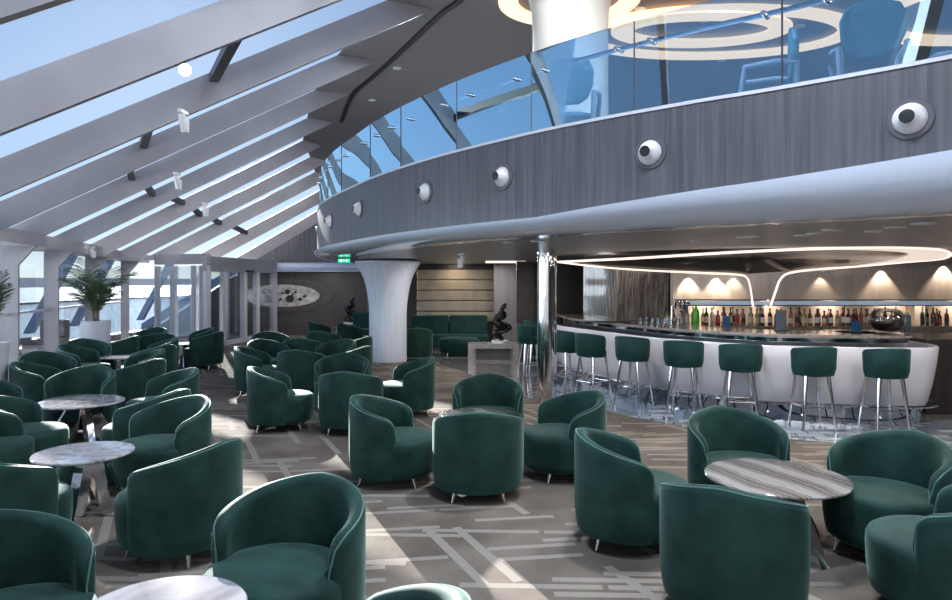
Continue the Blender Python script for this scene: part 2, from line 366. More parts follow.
# left wall line
RL = [(Rx(y), y) for y in [-9+i*.84 for i in range(37)]]
mb = MB()
sweep(RL, lambda i: [(0, Rz(RL[i][1])-.24), (0, Rz(RL[i][1])), (.5, Rz(RL[i][1])), (.5, Rz(RL[i][1])-.24), (0, Rz(RL[i][1])-.24)], mb)
tag(mb.build('eave_beam', M['fin']), 'long grey eave beam running along the top of the left windows', 'beam')
nw = Vector((.93, .36, 0)).normalized()
def solve_post(px):
    best = None
    for i in range(2000):
        y = 4+i*.01
        p = Vector((Rx(y), y, 0))-nw*.28
        q = 476+F*p.x/p.y
        if best is None or abs(q-px) < best[0]: best = (abs(q-px), y)
    return best[1]
posts = [(18, .5), (58, .27), (96, .25), (129, .22)]
ys = []
wname = ['at the left edge of the picture', 'left of the potted palm', 'behind the potted palm', 'right of the potted palm']
for (px, wd), nm in zip(posts, wname):
    y = solve_post(px); ys.append(y); p = Vector((Rx(y), y, 0))
    zt = Rz(y)-.24; a = p-nw*.28; b = a-nw*wd
    mb = MB(); mb.prism([a, b, b+Vector((0, 0, zt)), p+nw*.0+Vector((0, 0, zt)), a+Vector((0, 0, zt-.36))], Vector((-.36, .93, 0))*.12)
    tag(mb.build('window_post', M['fin']), 'grey window post with angled top bracket, ' + nm, 'post', 'posts of the left window wall')
for y in (8.0, 4.8, 1.6, -1.6, -4.8):
    p = Vector((Rx(y), y, 0)); zt = Rz(y)-.24; a = p-nw*.28; b = a-nw*.4; mb = MB()
    mb.prism([a, b, b+Vector((0, 0, zt)), p+Vector((0, 0, zt)), a+Vector((0, 0, zt-.36))], Vector((-.36, .93, 0))*.12)
    ys.append(y); tag(mb.build('window_post', M['fin']), 'grey window post beyond the left picture edge, %s one out from the picture' % {8.0: 'first', 4.8: 'second', 1.6: 'third', -1.6: 'fourth', -4.8: 'fifth'}[y], 'post', 'posts outside the picture')
ys = sorted(ys+[-9, 20.6])
for i, (y0, y1) in enumerate(zip(ys, ys[1:])):
    a = Vector((Rx(y0), y0, 0))-nw*.48; b = Vector((Rx(y1), y1, 0))-nw*.48; h = Vector((0, 0, 2.7)); mb = MB()
    mb.add([a, b, b+h, a+h], [(0, 1, 2, 3)])
    o = struct(mb.build('window_%d' % (1+i), M['winglass']))
    mb = MB(); t = (b-a)
    for z, s in ((.06, .12), (1.33, .05)):
        mb.prism([a+Vector((0, 0, z-s/2)), a+Vector((.05, 0, z-s/2)), a+Vector((.05, 0, z+s/2)), a+Vector((0, 0, z+s/2))], t)
    mb.build('window_rail', M['white'], o)

# floor
mb = MB(); mb.add([(-13, -9, 0), (12, -9, 0), (12, 26, 0), (-13, 26, 0)], [(0, 1, 2, 3)]); struct(mb.build('floor', M['carpet']))
fb = catmull([(9.5, 7.2, 0), (7.6, 7.7, 0), (5.7, 7.95, 0), (4.26, 8.2, 0), (2.85, 9.27, 0), (1.94, 10.24, 0), (1.1, 11.0, 0), (.3, 12.4, 0), (-.1, 14.1, 0), (-.8, 16, 0), (-1.6, 18.4, 0), (-2.4, 19.8, 0)], 5)
mb = MB(); vs = []; 
for p in fb: vs += [(p.x, p.y, .006), (11.9, p.y+.001, .006)]
mb.add(vs, [(2*i, 2*i+1, 2*i+3, 2*i+2) for i in range(len(fb)-1)])
struct(mb.build('floor_polished', M['tiles'])).name = 'trim_1'
mb = MB(); mb.tube([(p.x, p.y, .008) for p in fb], .008, 6); struct(mb.build('trim_2', M['satin']))
# upper ceiling
mb = MB(); ks = sorted(T); vs = []
for k in ks: vs += [T[k]+Vector((0, 0, .0)), Vector((12, T[k].y, T[k].z))]
vs += [Vector((-5.7, 24.7, 4.45)), Vector((12, 24.7, 4.45))]
mb.add(vs, [(2*i, 2*i+1, 2*i+3, 2*i+2) for i in range(len(ks))])
struct(mb.build('ceiling', M['ceil']))
# black slot in upper ceiling
sl_ = catmull([(2.4, 5.5, 0), (.9, 8.4, 0), (-.25, 10.7, 0), (-.6, 11.3, 0), (-1.47, 13.15, 0), (-2.17, 14.6, 0), (-2.95, 16.2, 0), (-3.69, 18.7, 0), (-4.3, 20.6, 0)], 6)
mb = MB(); sweep([(p.x, p.y) for p in sl_], lambda i: [(-.05, ZC-.001), (-.05, ZC-.03), (.05, ZC-.03), (.05, ZC-.001)], mb); struct(mb.build('trim_3', M['black']))

# balcony edge curve (towards +Y, outward normal to the left)
BE = catmull([(8.2, -8.7, 0), (7.6, -5, 0), (6.9, -1, 0), (5.6, 1.9, 0), (4.45, 3.5, 0), (3.29, 4.7, 0), (2.44, 5.46, 0), (1.92, 5.86, 0), (1.185, 6.5, 0), (.54, 7.17, 0), (-.45, 8.43, 0), (-1.40, 9.94, 0),
              (-2.22, 11.6, 0), (-2.85, 13.0, 0), (-3.39, 14.6, 0), (-3.75, 16.2, 0), (-3.85, 18.0, 0), (-3.7, 20.4, 0), (-3.45, 22.4, 0), (-3.3, 24.5, 0)], 6)
BP = [(p.x, p.y) for p in BE]
def zb(y): return 2.62 if y > 7 else (2.62+.24*(7-y)/2.3 if y > 4.7 else 2.86+.02*(4.7-max(y, 0)))
bal = empty('balcony', (0, 0, 0), 0, 'curved balcony with grey veneer fascia and glossy white rounded underside edge', 'balcony')
mb = MB(); sweep(BP, lambda i: [(0, zb(BP[i][1])-.02), (0, 3.49), (-.14, 3.49), (-.14, 3.35)], mb); mb.build('fascia', M['fascia'], bal, smooth=True)
def noseprof(i):
    z1 = zb(BP[i][1]); z0 = 2.45; h = z1-z0; out = []
    out.append((-.02, z1)); 
    for j in range(9):
        a = j/8*PI/2*1.0
        out.append((.07+.0-.40*(1-math.cos(a)) , z1-.015-(h-.015)*math.sin(a)))
    out.append((-.6, z0)); return out
mb = MB(); sweep(BP, noseprof, mb); mb.build('edge_nosing', M['nosing'], bal, smooth=True, angle=60)
mb = MB(); sweep(BP, lambda i: [(.012, 3.485), (.012, 3.515), (-.15, 3.515), (-.15, 3.485)], mb); mb.build('cap_strip', M['white'], bal)
def cover(z, name, m, inset):
    mb = MB(); n = len(BP); vs = []
    for i, p in enumerate(BP):
        a = BP[max(i-1, 0)]; b = BP[min(i+1, n-1)]; t = Vector((b[0]-a[0], b[1]-a[1], 0)).normalized(); N = Vector((-t.y, t.x, 0))
        q = Vector((p[0], p[1], 0))-N*inset; vs += [(q.x, q.y, z), (12, q.y, z)]
    mb.add(vs, [(2*i, 2*i+1, 2*i+3, 2*i+2) for i in range(n-1)]); return mb.build(name, m)
struct(cover(2.451, 'ceiling_lower', M['ceil_low'], .34)); struct(cover(3.40, 'floor_upper', M['ceil_low'], .1))

# balustrade
def NNf(i):
    a = BP[max(i-1, 0)]; b = BP[min(i+1, len(BP)-1)]; t = Vector((b[0]-a[0], b[1]-a[1], 0)).normalized(); return Vector((-t.y, t.x, 0))
bst = empty('glass_balustrade', (0, 0, 0), 0, 'curved glass balustrade, blue sky reflection painted into its tint, steel handrail, on the balcony', 'balustrade')
joints = [(10.4, None)]
def bp_at_px(px):
    best = min((abs(476+F*p.x/p.y-px), i) for i, p in enumerate(BE) if p.y > 1.5 and p.y < 15); return best[1]
jn = [bp_at_px(px) for px in (780, 633, 531, 451, 400, 364, 340)]
idx = sorted(set([0, 6, 12, 17, 21, 25]+jn+[bp_at_px(325), bp_at_px(318), 100, 108, len(BP)-1]))
for a, b in zip(idx, idx[1:]):
    seg = BP[a:b+1]; mb = MB(); N = []
    # shrink ends by a few millimetres to leave open joints
    seg = [Vector((p[0], p[1], 0)) for p in seg]
    seg[0] = seg[0].lerp(seg[1], .03); seg[-1] = seg[-1].lerp(seg[-2], .03)
    sweep([(p.x, p.y) for p in seg], lambda i: [(-.06, 3.50), (-.06, 4.37)], mb)
    mb.build('glass_panel', M['railglass'], bst, smooth=True, angle=60)
    e = MB()
    p = Vector(BE[b]); e.box((p.x-NNf(b).x*.06, p.y-NNf(b).y*.06, 3.93), (.012, .012, .87)); e.build('panel_joint', M['dark'], bst)
mb = MB(); hr = []
n = len(BP)
NN = []
for i in range(n):
    a = BP[max(i-1, 0)]; b = BP[min(i+1, n-1)]; t = Vector((b[0]-a[0], b[1]-a[1], 0)).normalized(); NN.append(Vector((-t.y, t.x, 0)))
mb.tube([Vector((BP[i][0], BP[i][1], 4.17))-NN[i]*.14 for i in range(n)], .024, 8); mb.build('handrail', M['chrome'], bst, smooth=True)
for a, b in zip(idx, idx[1:]):
    for f in (.14, .86):
        i = min(int(round(a+(b-a)*f)), n-1); q = Vector((BP[i][0], BP[i][1], 4.14))
        if q.y < 2: continue
        mb = MB(); Rm = NN[i].to_track_quat('Z', 'Y').to_matrix()
        mb.lathe([(.02, -.14), (.02, 0), (.0, .0)][:2], 12, q, R=Rm); mb.lathe([(.028, -.05), (.028, -.035)], 12, q, R=Rm); mb.build('glass_clamp', M['chrome'], bst, smooth=True)

# end wall, back wall, side wall
mb = MB(); mb.prism([(-8.6, 24.75, 0), (12, 24.75, 0), (12, 24.75, 6.5), (-5.67, 24.75, 6.5), (-5.67, 24.75, 4.55), (-8.6, 24.75, 2.75)], (0, .2, 0)); struct(mb.build('wall_end', M['fascia']))
mb = MB(); mb.box((0, -9.1, 3.3), (26, .2, 6.8)); struct(mb.build('wall_back', M['greywall']))
mb = MB(); mb.box((12.1, 8, 3.3), (.2, 34, 6.8)); struct(mb.build('wall_right', M['greywall']))
# lower end wall with oval art, white ledge above
mb = MB(); mb.box((-6.15, 24.6, 1.15), (4.9, .16, 2.3)); struct(mb.build('wall_art', M['brown'])).name = 'wall_far'
mb = MB(); mb.tube([(-8.6, 24.55, 2.46), (-3.3, 24.55, 2.46)], .16, 16); struct(mb.build('trim_4', M['nosing'], smooth=True))
mb = MB(); mb.box((-6.15, 24.4, 2.30), (5.0, .5, .03)); struct(mb.build('trim_5', M['nosing']))
# vestibule ---------------------------------------------------------------
ves = empty('glass_vestibule', (-9, 21, 0), 0, 'grey framed glass entrance vestibule with sliding doors at the far left', 'vestibule')
def vp(mb, a, b, z0, z1, th=.1, mi=0):
    a = Vector(a)-Vector((-9, 21, 0)); b = Vector(b)-Vector((-9, 21, 0)); t = (b-a).normalized(); nr = Vector((-t.y, t.x, 0))*th
    mb.prism([a+Vector((0, 0, z0)), b+Vector((0, 0, z0)), b+Vector((0, 0, z1)), a+Vector((0, 0, z1))], nr, mi)
A = Vector((-9.7, 20.5, 0)); B = Vector((-7.72, 19.5, 0)); Cc = Vector((-7.1, 24.3, 0))
def L_(a, b, f): return a.lerp(b, f)
mb = MB(); vp(mb, A, B, 2.44, 2.74, .14); vp(mb, B, Cc, 2.22, 2.67, .14); mb.build('header_beam', M['fin'], ves)
mb = MB(); vp(mb, A, Cc+Vector((-2, 0, 0)), 2.6, 2.66, 2.2); 
mb = MB()
for f0, f1 in ((0, .06), (.30, .40), (.70, .80), (.86, 1.0)): vp(mb, L_(A, B, f0), L_(A, B, f1), 0, 2.4, .12)
mb.build('front_frame', M['white'], ves)
mb = MB()
for f0, f1 in ((0, .05), (.20, .23), (.47, .52), (.66, .71), (.93, 1.0)): vp(mb, L_(B, Cc, f0), L_(B, Cc, f1), 0, 2.25, .12)
vp(mb, B, Cc, 0, .14, .1)
mb.build('side_frame', M['white'], ves)
mb = MB(); vp(mb, L_(A, B, .02), L_(A, B, .98), .1, 2.38, .012); mb.build('front_pane', M['winglass'], ves)
for f0, f1 in ((.05, .2), (.23, .47), (.52, .66), (.71, .93)):
    mb = MB(); vp(mb, L_(B, Cc, f0), L_(B, Cc, f1), .14, 2.22, .012); mb.build('door_pane', M['winglass'], ves)
mb = MB(); vp(mb, L_(B, Cc, .50), L_(B, Cc, .60), 2.23, 2.30, -.06); mb.build('door_sensor', M['black'], ves)
# inner (outboard) glass line of the vestibule: dark framed doors
mb = MB()
for x0, y0, x1, y1 in ((-9.9, 22.0, -9.75, 22.0), (-9.2, 22.6, -9.1, 22.6), (-8.6, 23.2, -8.45, 23.2)):
    vp(mb, (x0, y0, 0), (x1, y1, 0), 0, 2.4, .15)
mb.build('inner_post', M['white'], ves)
# ------------------------------------------------------------------ outside
mb = MB(); mb.add([(-900, -300, -14), (-8, -300, -14), (900, 2500, -14), (-2500, 2500, -14)], [(0, 1, 2, 3)])
M['sea'] = noise_mix(mat('sea', (.05, .11, .17), .18), (.04, .09, .14), (.10, .18, .25), (.1, .1, .1), 8, bump=1.0)
tag(mb.build('sea', M['sea']), 'pale sea beyond the windows', 'sea', kind='stuff')
mb = MB(); mb.add([(-16, -12, -.05), (-3, -12, -.05), (-2, 42, -.05), (-20, 42, -.05)], [(0, 1, 2, 3)])
struct(mb.build('floor_outer_deck', mat('outer_deck', (.45, .46, .48), .6)))
M['frost'] = noise_mix(mat('frosted_screen', (.72, .80, .86), .5), (.55, .64, .70), (.88, .93, .96), (5, 5, 5), 6, .35, .6, bump=.6)
scr = [(-6.5, -8.8), (-9.0, 4), (-10.8, 11), (-12.4, 16), (-13.4, 20), (-13.6, 26), (-13.0, 32), (-9.5, 38), (-3, 40)]
mb = MB(); sweep(scr, lambda i: [(0, 0), (0, 1.25), (.06, 1.25), (.06, 0), (0, 0)], mb)
fn = M['frost'].node_tree; tl = fn.nodes.new('ShaderNodeBsdfTranslucent'); tl.inputs[0].default_value = (.62, .70, .78, 1); mxs = fn.nodes.new('ShaderNodeMixShader'); mxs.inputs[0].default_value = .5
fn.links.new(fn.nodes['Principled BSDF'].outputs[0], mxs.inputs[1]); fn.links.new(tl.outputs[0], mxs.inputs[2]); fn.links.new(mxs.outputs[0], fn.nodes['Material Output'].inputs[0])
tag(mb.build('deck_screen', M['frost']), 'pale textured screen along the outer deck behind the left windows', 'screen')
mb = MB(); sweep(scr, lambda i: [(-.02, 1.25), (-.02, 1.31), (.08, 1.31), (.08, 1.25), (-.02, 1.25)], mb); 
tag(mb.build('deck_rail', M['dark']), 'dark rail topping the outer deck screen', 'rail')
mb = MB(); sweep(scr, lambda i: [(.05, 1.75), (.05, 2.05), (.15, 2.05), (.15, 1.75), (.05, 1.75)], mb)
tag(mb.build('deck_beam', M['white']), 'white horizontal beam outside beyond the left windows', 'beam')
for (x, y), nm in zip(((-10.6, 13.4), (-11.5, 17.4), (-12.0, 20.2), (-11.6, 23.4)), ('left of the near window post', 'behind the potted palm', 'left inside the vestibule view', 'right inside the vestibule view')):
    mb = MB(); mb.prism([(x-.1, y, 0.6), (x+.1, y, .6), (x+1.15, y+.2, 2.7), (x+.9, y+.2, 2.7)], (0, .18, 0))
    tag(mb.build('raking_strut', M['bluestrut']), 'blue slanted strut outside the glass, ' + nm, 'strut', 'blue struts outside the windows')
st = empty('outdoor_stair', (-10.4, 25.6, 0), 0, 'outdoor stair with blue diagonal side beam seen through the glass vestibule', 'stair')
mb = MB(); mb.prism([(-2.2, 0, 0), (1.3, 0, 2.2), (1.3, 0, 2.5), (-2.2, 0, .35)], (0, .3, 0)); mb.build('stringer', M['bluestrut'], st)
mb = MB(); mb.prism([(-2.0, .1, 0), (1.3, .1, 0), (1.3, .1, 2.15)], (0, .3, 0)); mb.build('side_panel', M['dark'], st)
# outdoor chair
oc = empty('outdoor_chair', (-10.85, 17.0, -.05), 0, 'taupe outdoor lounge chair on the deck outside the left window', 'chair')
mb = MB(); mb.box((-.05, 0, .50), (1.1, .7, .13)); mb.build('seat', M['outseat'], oc, bevel=.04)
mb = MB(); mb.box((.15, .28, .78), (.72, .16, .50)); mb.build('backrest', M['outseat'], oc, bevel=.06)
mb = MB(); mb.box((0, 0, .22), (.7, .5, .44)); mb.build('base', M['white'], oc, bevel=.03)

# ------------------------------------------------------------------ tub chair
def shell_pt(th, A_):
    pass
def make_chair():
    root = empty('tub_chair')
    AA = math.radians(114); NS = 44
    vs = []; nsec = None; pipe_o = []; pipe_i = []
    def hrim(a):         # a in 0..1 (0 back, 1 arm end)
        return .805-.175*(a**1.35)
    for i in range(NS+1):
        u = -1+2*i/NS
        u = math.copysign(1-(1-abs(u))**1.25, u) if abs(u) > 0 else 0
        a = abs(u); th = PI+u*AA
        # distance to arm end along arc
        s = (1-a)*AA*.36
        end = max(0, 1-s/.055); nose = math.sqrt(max(0, 1-end*end))
        corner = max(0, 1-s/.10); drop = .10*(1-math.sqrt(max(0, 1-corner*corner)))
        h = hrim(a)-drop*.9
        ro, ri = .378, .300
        mid = (ro+ri)/2; hw = (ro-ri)/2*(.25+.75*nose)
        def P(r, z, taper=True):
            k = 1.0
            if taper: k = 1-.055*max(0, (.30-z)/.20)**2
            return ((r*k*1.04)*math.cos(th), (r*k)*math.sin(th), z)
        sec = []
        o = mid+hw; n_ = mid-hw; rr = hw*.75
        for z in (.10, .105, .15, .22, .30, .40, .50): sec.append(P(o-(.03 if z == .10 else 0), z))
        zz = [h-.045, h-.022, h-.008, h]
        offs = [0, .10*hw, .38*hw, .75*hw]
        for z, q in zip(zz, offs): sec.append(P(o-q, z))
        for z, q in zip(zz[::-1], offs[::-1]): sec.append(P(n_+q, z))
        for z in (.50, .40, .34): sec.append(P(n_, z, False))
        nsec = len(sec); vs += sec
        pipe_o.append(P(o-.012*1, h-.010)); pipe_i.append(P(n_+.012, h-.010, False))
    fs = []
    for i in range(NS):
        for j in range(nsec-1): fs.append((i*nsec+j, (i+1)*nsec+j, (i+1)*nsec+j+1, i*nsec+j+1))
    fs.append(tuple(range(nsec))); fs.append(tuple(NS*nsec+j for j in range(nsec))[::-1])
    mb = MB(); mb.add(vs, fs); shell = mb.build('backrest', M['velvet'], root, smooth=True, angle=70)
    # seat drum, pushed slightly forward
    mb = MB()
    prof = [(.0, .10), (.30, .10), (.322, .115), (.335, .17), (.345, .26), (.348, .36), (.346, .405), (.336, .428), (.315, .442), (.25, .453), (.12, .460), (.001, .462)]
    mb.lathe(prof, 40, (.095, 0, 0), sx=1.05, sy=1.03); mb.build('seat', M['velvet'], root, smooth=True, angle=50)
    # piping: outer rim and arm fronts
    mb = MB(); e0 = pipe_o[0]; e1 = pipe_o[-1]
    path = [(e0[0]+.012, e0[1]*1.0, .14), (e0[0]+.014, e0[1], .4), (e0[0]+.012, e0[1], e0[2]-.06)]+pipe_o[1:-1]+[(e1[0]+.012, e1[1], e1[2]-.06), (e1[0]+.014, e1[1], .4), (e1[0]+.012, e1[1], .14)]
    mb.tube(path, .0048, 6); mb.build('piping', M['piping'], shell, smooth=True)
    for x, y in ((.29, .19), (.29, -.19), (-.23, .2), (-.23, -.2)):
        mb = MB(); mb.tube([(x*.92, y*.92, .12), (x*1.06, y*1.06, 0.0)], [.021, .010], 10); mb.build('leg', M['satin'], root, smooth=True)
    return root
chair0 = make_chair(); used = []
def chair(px, D, phi, label, group):
    o = chair0 if not used else copy_tree(chair0)
    used.append(1); o.location = at(px, D*.985); o.scale = (1.0, 1.10, 1.03); o.rotation_euler = (0, 0, math.radians(phi)); tag(o, 'green tub chair ' + label, 'chair', group); return o
G1, G2, G3, G4 = 'tub chairs on the left side', 'tub chairs in the centre', 'tub chairs on the right side', 'tub chairs in the far middle'
CHAIRS = [
 (-8, 3.13, -38, 'cut by the bottom left corner, a light streak on its inside back', G1),
 (288, 3.70, -108, 'in the foreground facing us, largest one, beside the bottom table', G1),
 (362, 2.42, 172, 'of which only the rim shows at the bottom edge', G2),
 (184, 4.98, 162, 'seen from outside, right of the mirror legged near left table', G1),
 (166, 6.5, -122, 'behind the near left table, facing it with open seat', G1),
 (-2, 4.78, 74, 'at the left edge, second from the bottom, closed side to us', G1),
 (-24, 6.4, 12, 'at the left edge with visible seat, left of the near left table', G1),
 (16, 6.95, 20, 'seen from outside, left of the second left table', G1),
 (-18, 7.9, -25, 'barely showing its arm at the left edge beside the tall white planter', G1),
 (80, 8.9, -88, 'facing us directly behind the second left table', G1),
 (150, 7.25, 168, 'seen from outside, right of the second left table', G1),
 (166, 8.75, -140, 'with curved open rim, behind the one right of the second left table', G1),
 (136, 10.1, 165, 'seen from outside, third in the row right of the left tables', G1),
 (139, 11.3, -140, 'with open rim, fourth in the row right of the left tables', G1),
 (43, 9.7, 15, 'seen from outside, in front of the left window post', G1),
 (48, 10.9, -30, 'with low open rim, second in front of the left window post', G1),
 (82, 12.3, 5, 'seen from outside, in front of the potted palm', G1),
 (88, 13.3, -40, 'with open rim just left below the potted palm', G1),
 (118, 14.3, 185, 'plain dark one right beside the palm pot', G1),
 (149, 16.6, -100, 'farthest back of the cluster before the vestibule', G1),
 (155, 15.2, 130, 'second farthest of the cluster before the vestibule', G1),
 (157, 13.6, -150, 'with wide rim in the middle of the cluster before the vestibule', G1),
 (152, 12.4, 160, 'seen from outside at the front of the cluster before the vestibule', G1),
 (197, 16.7, -150, 'with open rim in front of the vestibule corner post', G4),
 (205, 15.5, 168, 'standing free in front of the vestibule doors, closed side to us', G4),
 (258, 11.9, 5, 'leftmost of the middle group, closed side to us', G4),
 (278, 9.15, 12, 'showing back and seat side, nearest at the left of the middle group', G4),
 (269, 13.2, -40, 'with open rim at the left of the middle group', G4),
 (271, 15.2, -60, 'with thin rim farthest left in the middle group', G4),
 (303, 14.0, 90, 'seen from behind in the second row of the middle group', G4),
 (302, 11.7, 85, 'with broad back in the middle group, right of the nearest one', G4),
 (324, 15.9, 80, 'seen from behind at the far side of the middle group', G4),
 (335, 13.2, -120, 'with open oval rim in the heart of the middle group', G4),
 (353, 14.2, 160, 'left of the white column foot, higher of two', G4),
 (349, 12.1, 160, 'left of the white column foot, lower of two', G4),
 (342, 10.5, -88, 'facing us behind the broad back one, left of the white column', G4),
 (351, 8.95, 85, 'with broad square back in front of the one facing us', G4),
 (408, 10.1, 198, 'right of the white column, its open side to the left', G4),
 (390, 6.75, -8, 'in the centre, showing its back and seat to the right', G2),
 (478, 6.3, 91, 'in the centre seen straight from behind, in front of the small table', G2),
 (488, 8.05, -93, 'facing us behind the small centre table', G2),
 (566, 6.95, -160, 'facing left to the small centre table, below the chrome column', G2),
 (627, 5.2, -6, 'seen from its outer back, left of the striped table', G3),
 (738, 5.85, -85, 'facing us behind the striped table', G3),
 (732, 4.08, 58, 'with large closed back in front of the striped table', G3),
 (889, 5.0, -148, 'with wide open seat right of the striped table', G3),
 (956, 4.0, 138, 'cut by the right edge, closed side to us, at the bottom right', G3),
 (416, 17.0, 100, 'in dark shade right behind the white column', G4),
 (322, 19.8, 30, 'at the far back in front of the oval wall art', G4),
 (352, 18.8, 40, 'at the far back just left of the white column', G4),
]
for c in CHAIRS: chair(*c)

# ------------------------------------------------------------------ tables
def make_table(r, top, label, loc, rz, blades=True, z=.52, group='round lounge tables'):
    t = empty('round_table', loc, rz, label, 'table', group)
    mb = MB(); mb.lathe([(.001, z-.024), (r-.012, z-.024), (r, z-.016), (r, z-.006), (r-.006, z), (.001, z)], 64); mb.build('tabletop', top, t, smooth=True, angle=35)
    for k in range(4):
        a = PI/2*k; dr = Vector((math.cos(a), math.sin(a), 0)); sd = Vector((-dr.y, dr.x, 0))
        mb = MB(); w_ = .10; p0 = dr*.04+Vector((0, 0, z-.026)); p1 = dr*(r*.66)+Vector((0, 0, .006))
        p0.z = z-.026; mb.prism([p0-dr*w_, p0+dr*w_, p1+dr*w_, p1-dr*w_], sd*.07); mb.build('leg', M['mirrorleg'], t)
    return t
M['mirrorleg'] = noise_mix(mat('mirror_steel', (.85, .86, .88), .07, 1), (.70, .72, .76), (.95, .96, .98), (3, 3, 3), 3, bump=.5)
make_table(.50, M['tabletop'], 'round table with striped onyx top at the right front', at(776, 4.99), .3)
make_table(.38, M['tablepale'], 'small round table with pale marble top and mirror legs at the near left', at(84, 5.62), .1, z=.54)
make_table(.47, M['tablepale'], 'round table with pale top, second from the front at the left', at(81, 8.1), .75)
make_table(.36, M['tabletop'], 'small round table between the four centre chairs', at(472, 7.3), .3)
M['tablegrey'] = noise_mix(mat('polished_marble_top', (.1, .1, .1), .05, spec=.5), (.10, .095, .105), (.26, .25, .27), (2, 5, 2), 6)
make_table(.36, M['tablegrey'], 'small round table cut by the bottom edge at the left front', at(160, 2.95), 1.2)
make_table(.36, M['tablepale'], 'small round table in front of the palm pot', at(122, 12.9), .4)
make_table(.36, M['tablepale'], 'small round table before the vestibule glass', at(183, 15.6), .4)
make_table(.36, M['tabletop'], 'small round table at the far back by the oval wall art', at(340, 21.2), .4)
# paper on near left table
p = at(84, 5.62)

# ------------------------------------------------------------------ columns
o = MB(); o.lathe([(.155, 0), (.155, 2.45)], 48); q = o.build('chrome_column', M['chrome'], smooth=True, loc=at(547, 10.87)); tag(q, 'slim mirror polished chrome column in front of the bar end', 'column')
col = empty('white_column', at(388, 16.0), 0, 'thick white column flaring out at the top under the balcony', 'column')
o = MB(); o.lathe([(.44, .07), (.44, 1.2), (.45, 1.4), (.475, 1.6), (.51, 1.8), (.565, 2.0), (.63, 2.15), (.70, 2.27), (.76, 2.36), (.77, 2.38), (.77, 2.41), (.5, 2.45)], 56); o.build('shaft', M['colwhite'], col, smooth=True, angle=60)
o = MB(); o.lathe([(.49, 0), (.49, .08)], 48); o.build('plinth', M['chrome'], col, smooth=True)
cc = empty('cream_column', (1.33, 9.6, 3.40), 0, 'broad cream column on the upper deck flaring into the ceiling', 'column')
o = MB(); o.lathe([(.53, 0), (.53, 2.05), (.545, 2.35), (.60, 2.6), (.74, 2.78), (.95, 2.90), (1.2, 2.96), (.5, 2.97)], 56); o.build('shaft', M['cream'], cc, smooth=True, angle=60)
# cove rings in the upper ceiling
def ring(name, c, a, b, w_, z, m, h=.06, seg=72, rot=0, a2=None, b2=None):
    mb = MB(); vs = []
    for k in range(seg):
        t = 2*PI*k/seg
        for s_, zz in ((0, z), (w_, z), (w_, z-h), (0, z-h)):
            x = (a-s_)*math.cos(t); y = (b-s_)*math.sin(t)
            vs.append((c[0]+x*math.cos(rot)-y*math.sin(rot), c[1]+x*math.sin(rot)+y*math.cos(rot), zz))
    mb.add(vs, [(4*k+j, 4*((k+1) % seg)+j, 4*((k+1) % seg)+(j+1) % 4, 4*k+(j+1) % 4) for k in range(seg) for j in range(4)])
    return mb.build(name, m)
M['cove2'] = mat('amber_cove_light', (1, .8, .6), emit=(1, .56, .28), es=2.3)
tag(ring('cove_light', (4.25, 12.1), 2.45, 1.3, .32, ZC-.02, M['cove2']), 'large warm oval light cove on the upper deck ceiling', 'ceiling light', 'oval ceiling coves')
tag(ring('cove_light', (3.9, 11.8), 1.55, .85, .38, ZC-.05, M['cove2'], .05), 'inner warm oval light cove inside the large one', 'ceiling light', 'oval ceiling coves')
tag(ring('cove_light', (1.45, 10.6), 1.1, 1.05, .3, ZC-.02, M['cove']), 'warm light cove around the top of the cream column', 'ceiling light', 'oval ceiling coves')
tag(ring('cove_light', (8.6, 11.0), 2.2, 1.6, .4, ZC-.02, M['cove2']), 'warm light cove at the upper right corner', 'ceiling light', 'oval ceiling coves')

# ------------------------------------------------------------------ upper deck chairs
def make_upper():
    r = empty('dining_chair')
    mb = MB()
    # shield shaped back facing +X
    prof = [(-.20, 0), (-.26, .14), (-.27, .30), (-.22, .42), (-.1, .47), (.1, .47), (.22, .42), (.27, .30), (.26, .14), (.20, 0), (.1, -.06), (-.1, -.06)]
    mb.prism([(-.25-.05*(abs(y)/.27), y, .62+z) for y, z in prof], (.06, 0, 0)); mb.build('backrest', M['upblue'], r, bevel=.02)
    mb = MB(); mb.lathe([(.001, .40), (.25, .40), (.27, .43), (.26, .47), (.2, .49), (.001, .49)], 24); mb.build('seat', M['upblue'], r, smooth=True)
    for s in (-1, 1):
        mb = MB(); mb.tube([(-.2, s*.24, 0), (-.27, s*.26, .45), (-.27, s*.27, .68), (-.1, s*.31, .70), (.2, s*.29, .68), (.24, s*.25, .4), (.22, s*.24, 0)], .03, 8); mb.build('side_frame', M['upframe'], r, smooth=True)
    return r
M['upblue'] = mat('blue_upholstery', (.012, .085, .10), .6); M['upframe'] = mat('light_frame', (.22, .23, .25), .4)
uc = make_upper()
ups = [((868-476)/F*6.4, 6.4, 68, 'teal shield backed chair upstairs, largest one right behind the glass'), ((765-476)/F*7.0, 7.0, 160, 'teal chair upstairs seen edge on beside the glass joint'),
       ((573-476)/F*8.0, 8.0, 75, 'teal chair upstairs in front of the cream column'), ((962-476)/F*6.6, 6.6, 90, 'teal chair upstairs at the right picture edge'), ((488-476)/F*10.2, 10.2, 90, 'teal chair upstairs left of the cream column, low behind the glass')]
for i, (x, y, a, lb) in enumerate(ups):
    o = uc if i == 0 else copy_tree(uc); o.location = (x, y, 3.405); o.rotation_euler = (0, 0, math.radians(a)); tag(o, lb, 'chair', 'dining chairs on the upper deck')

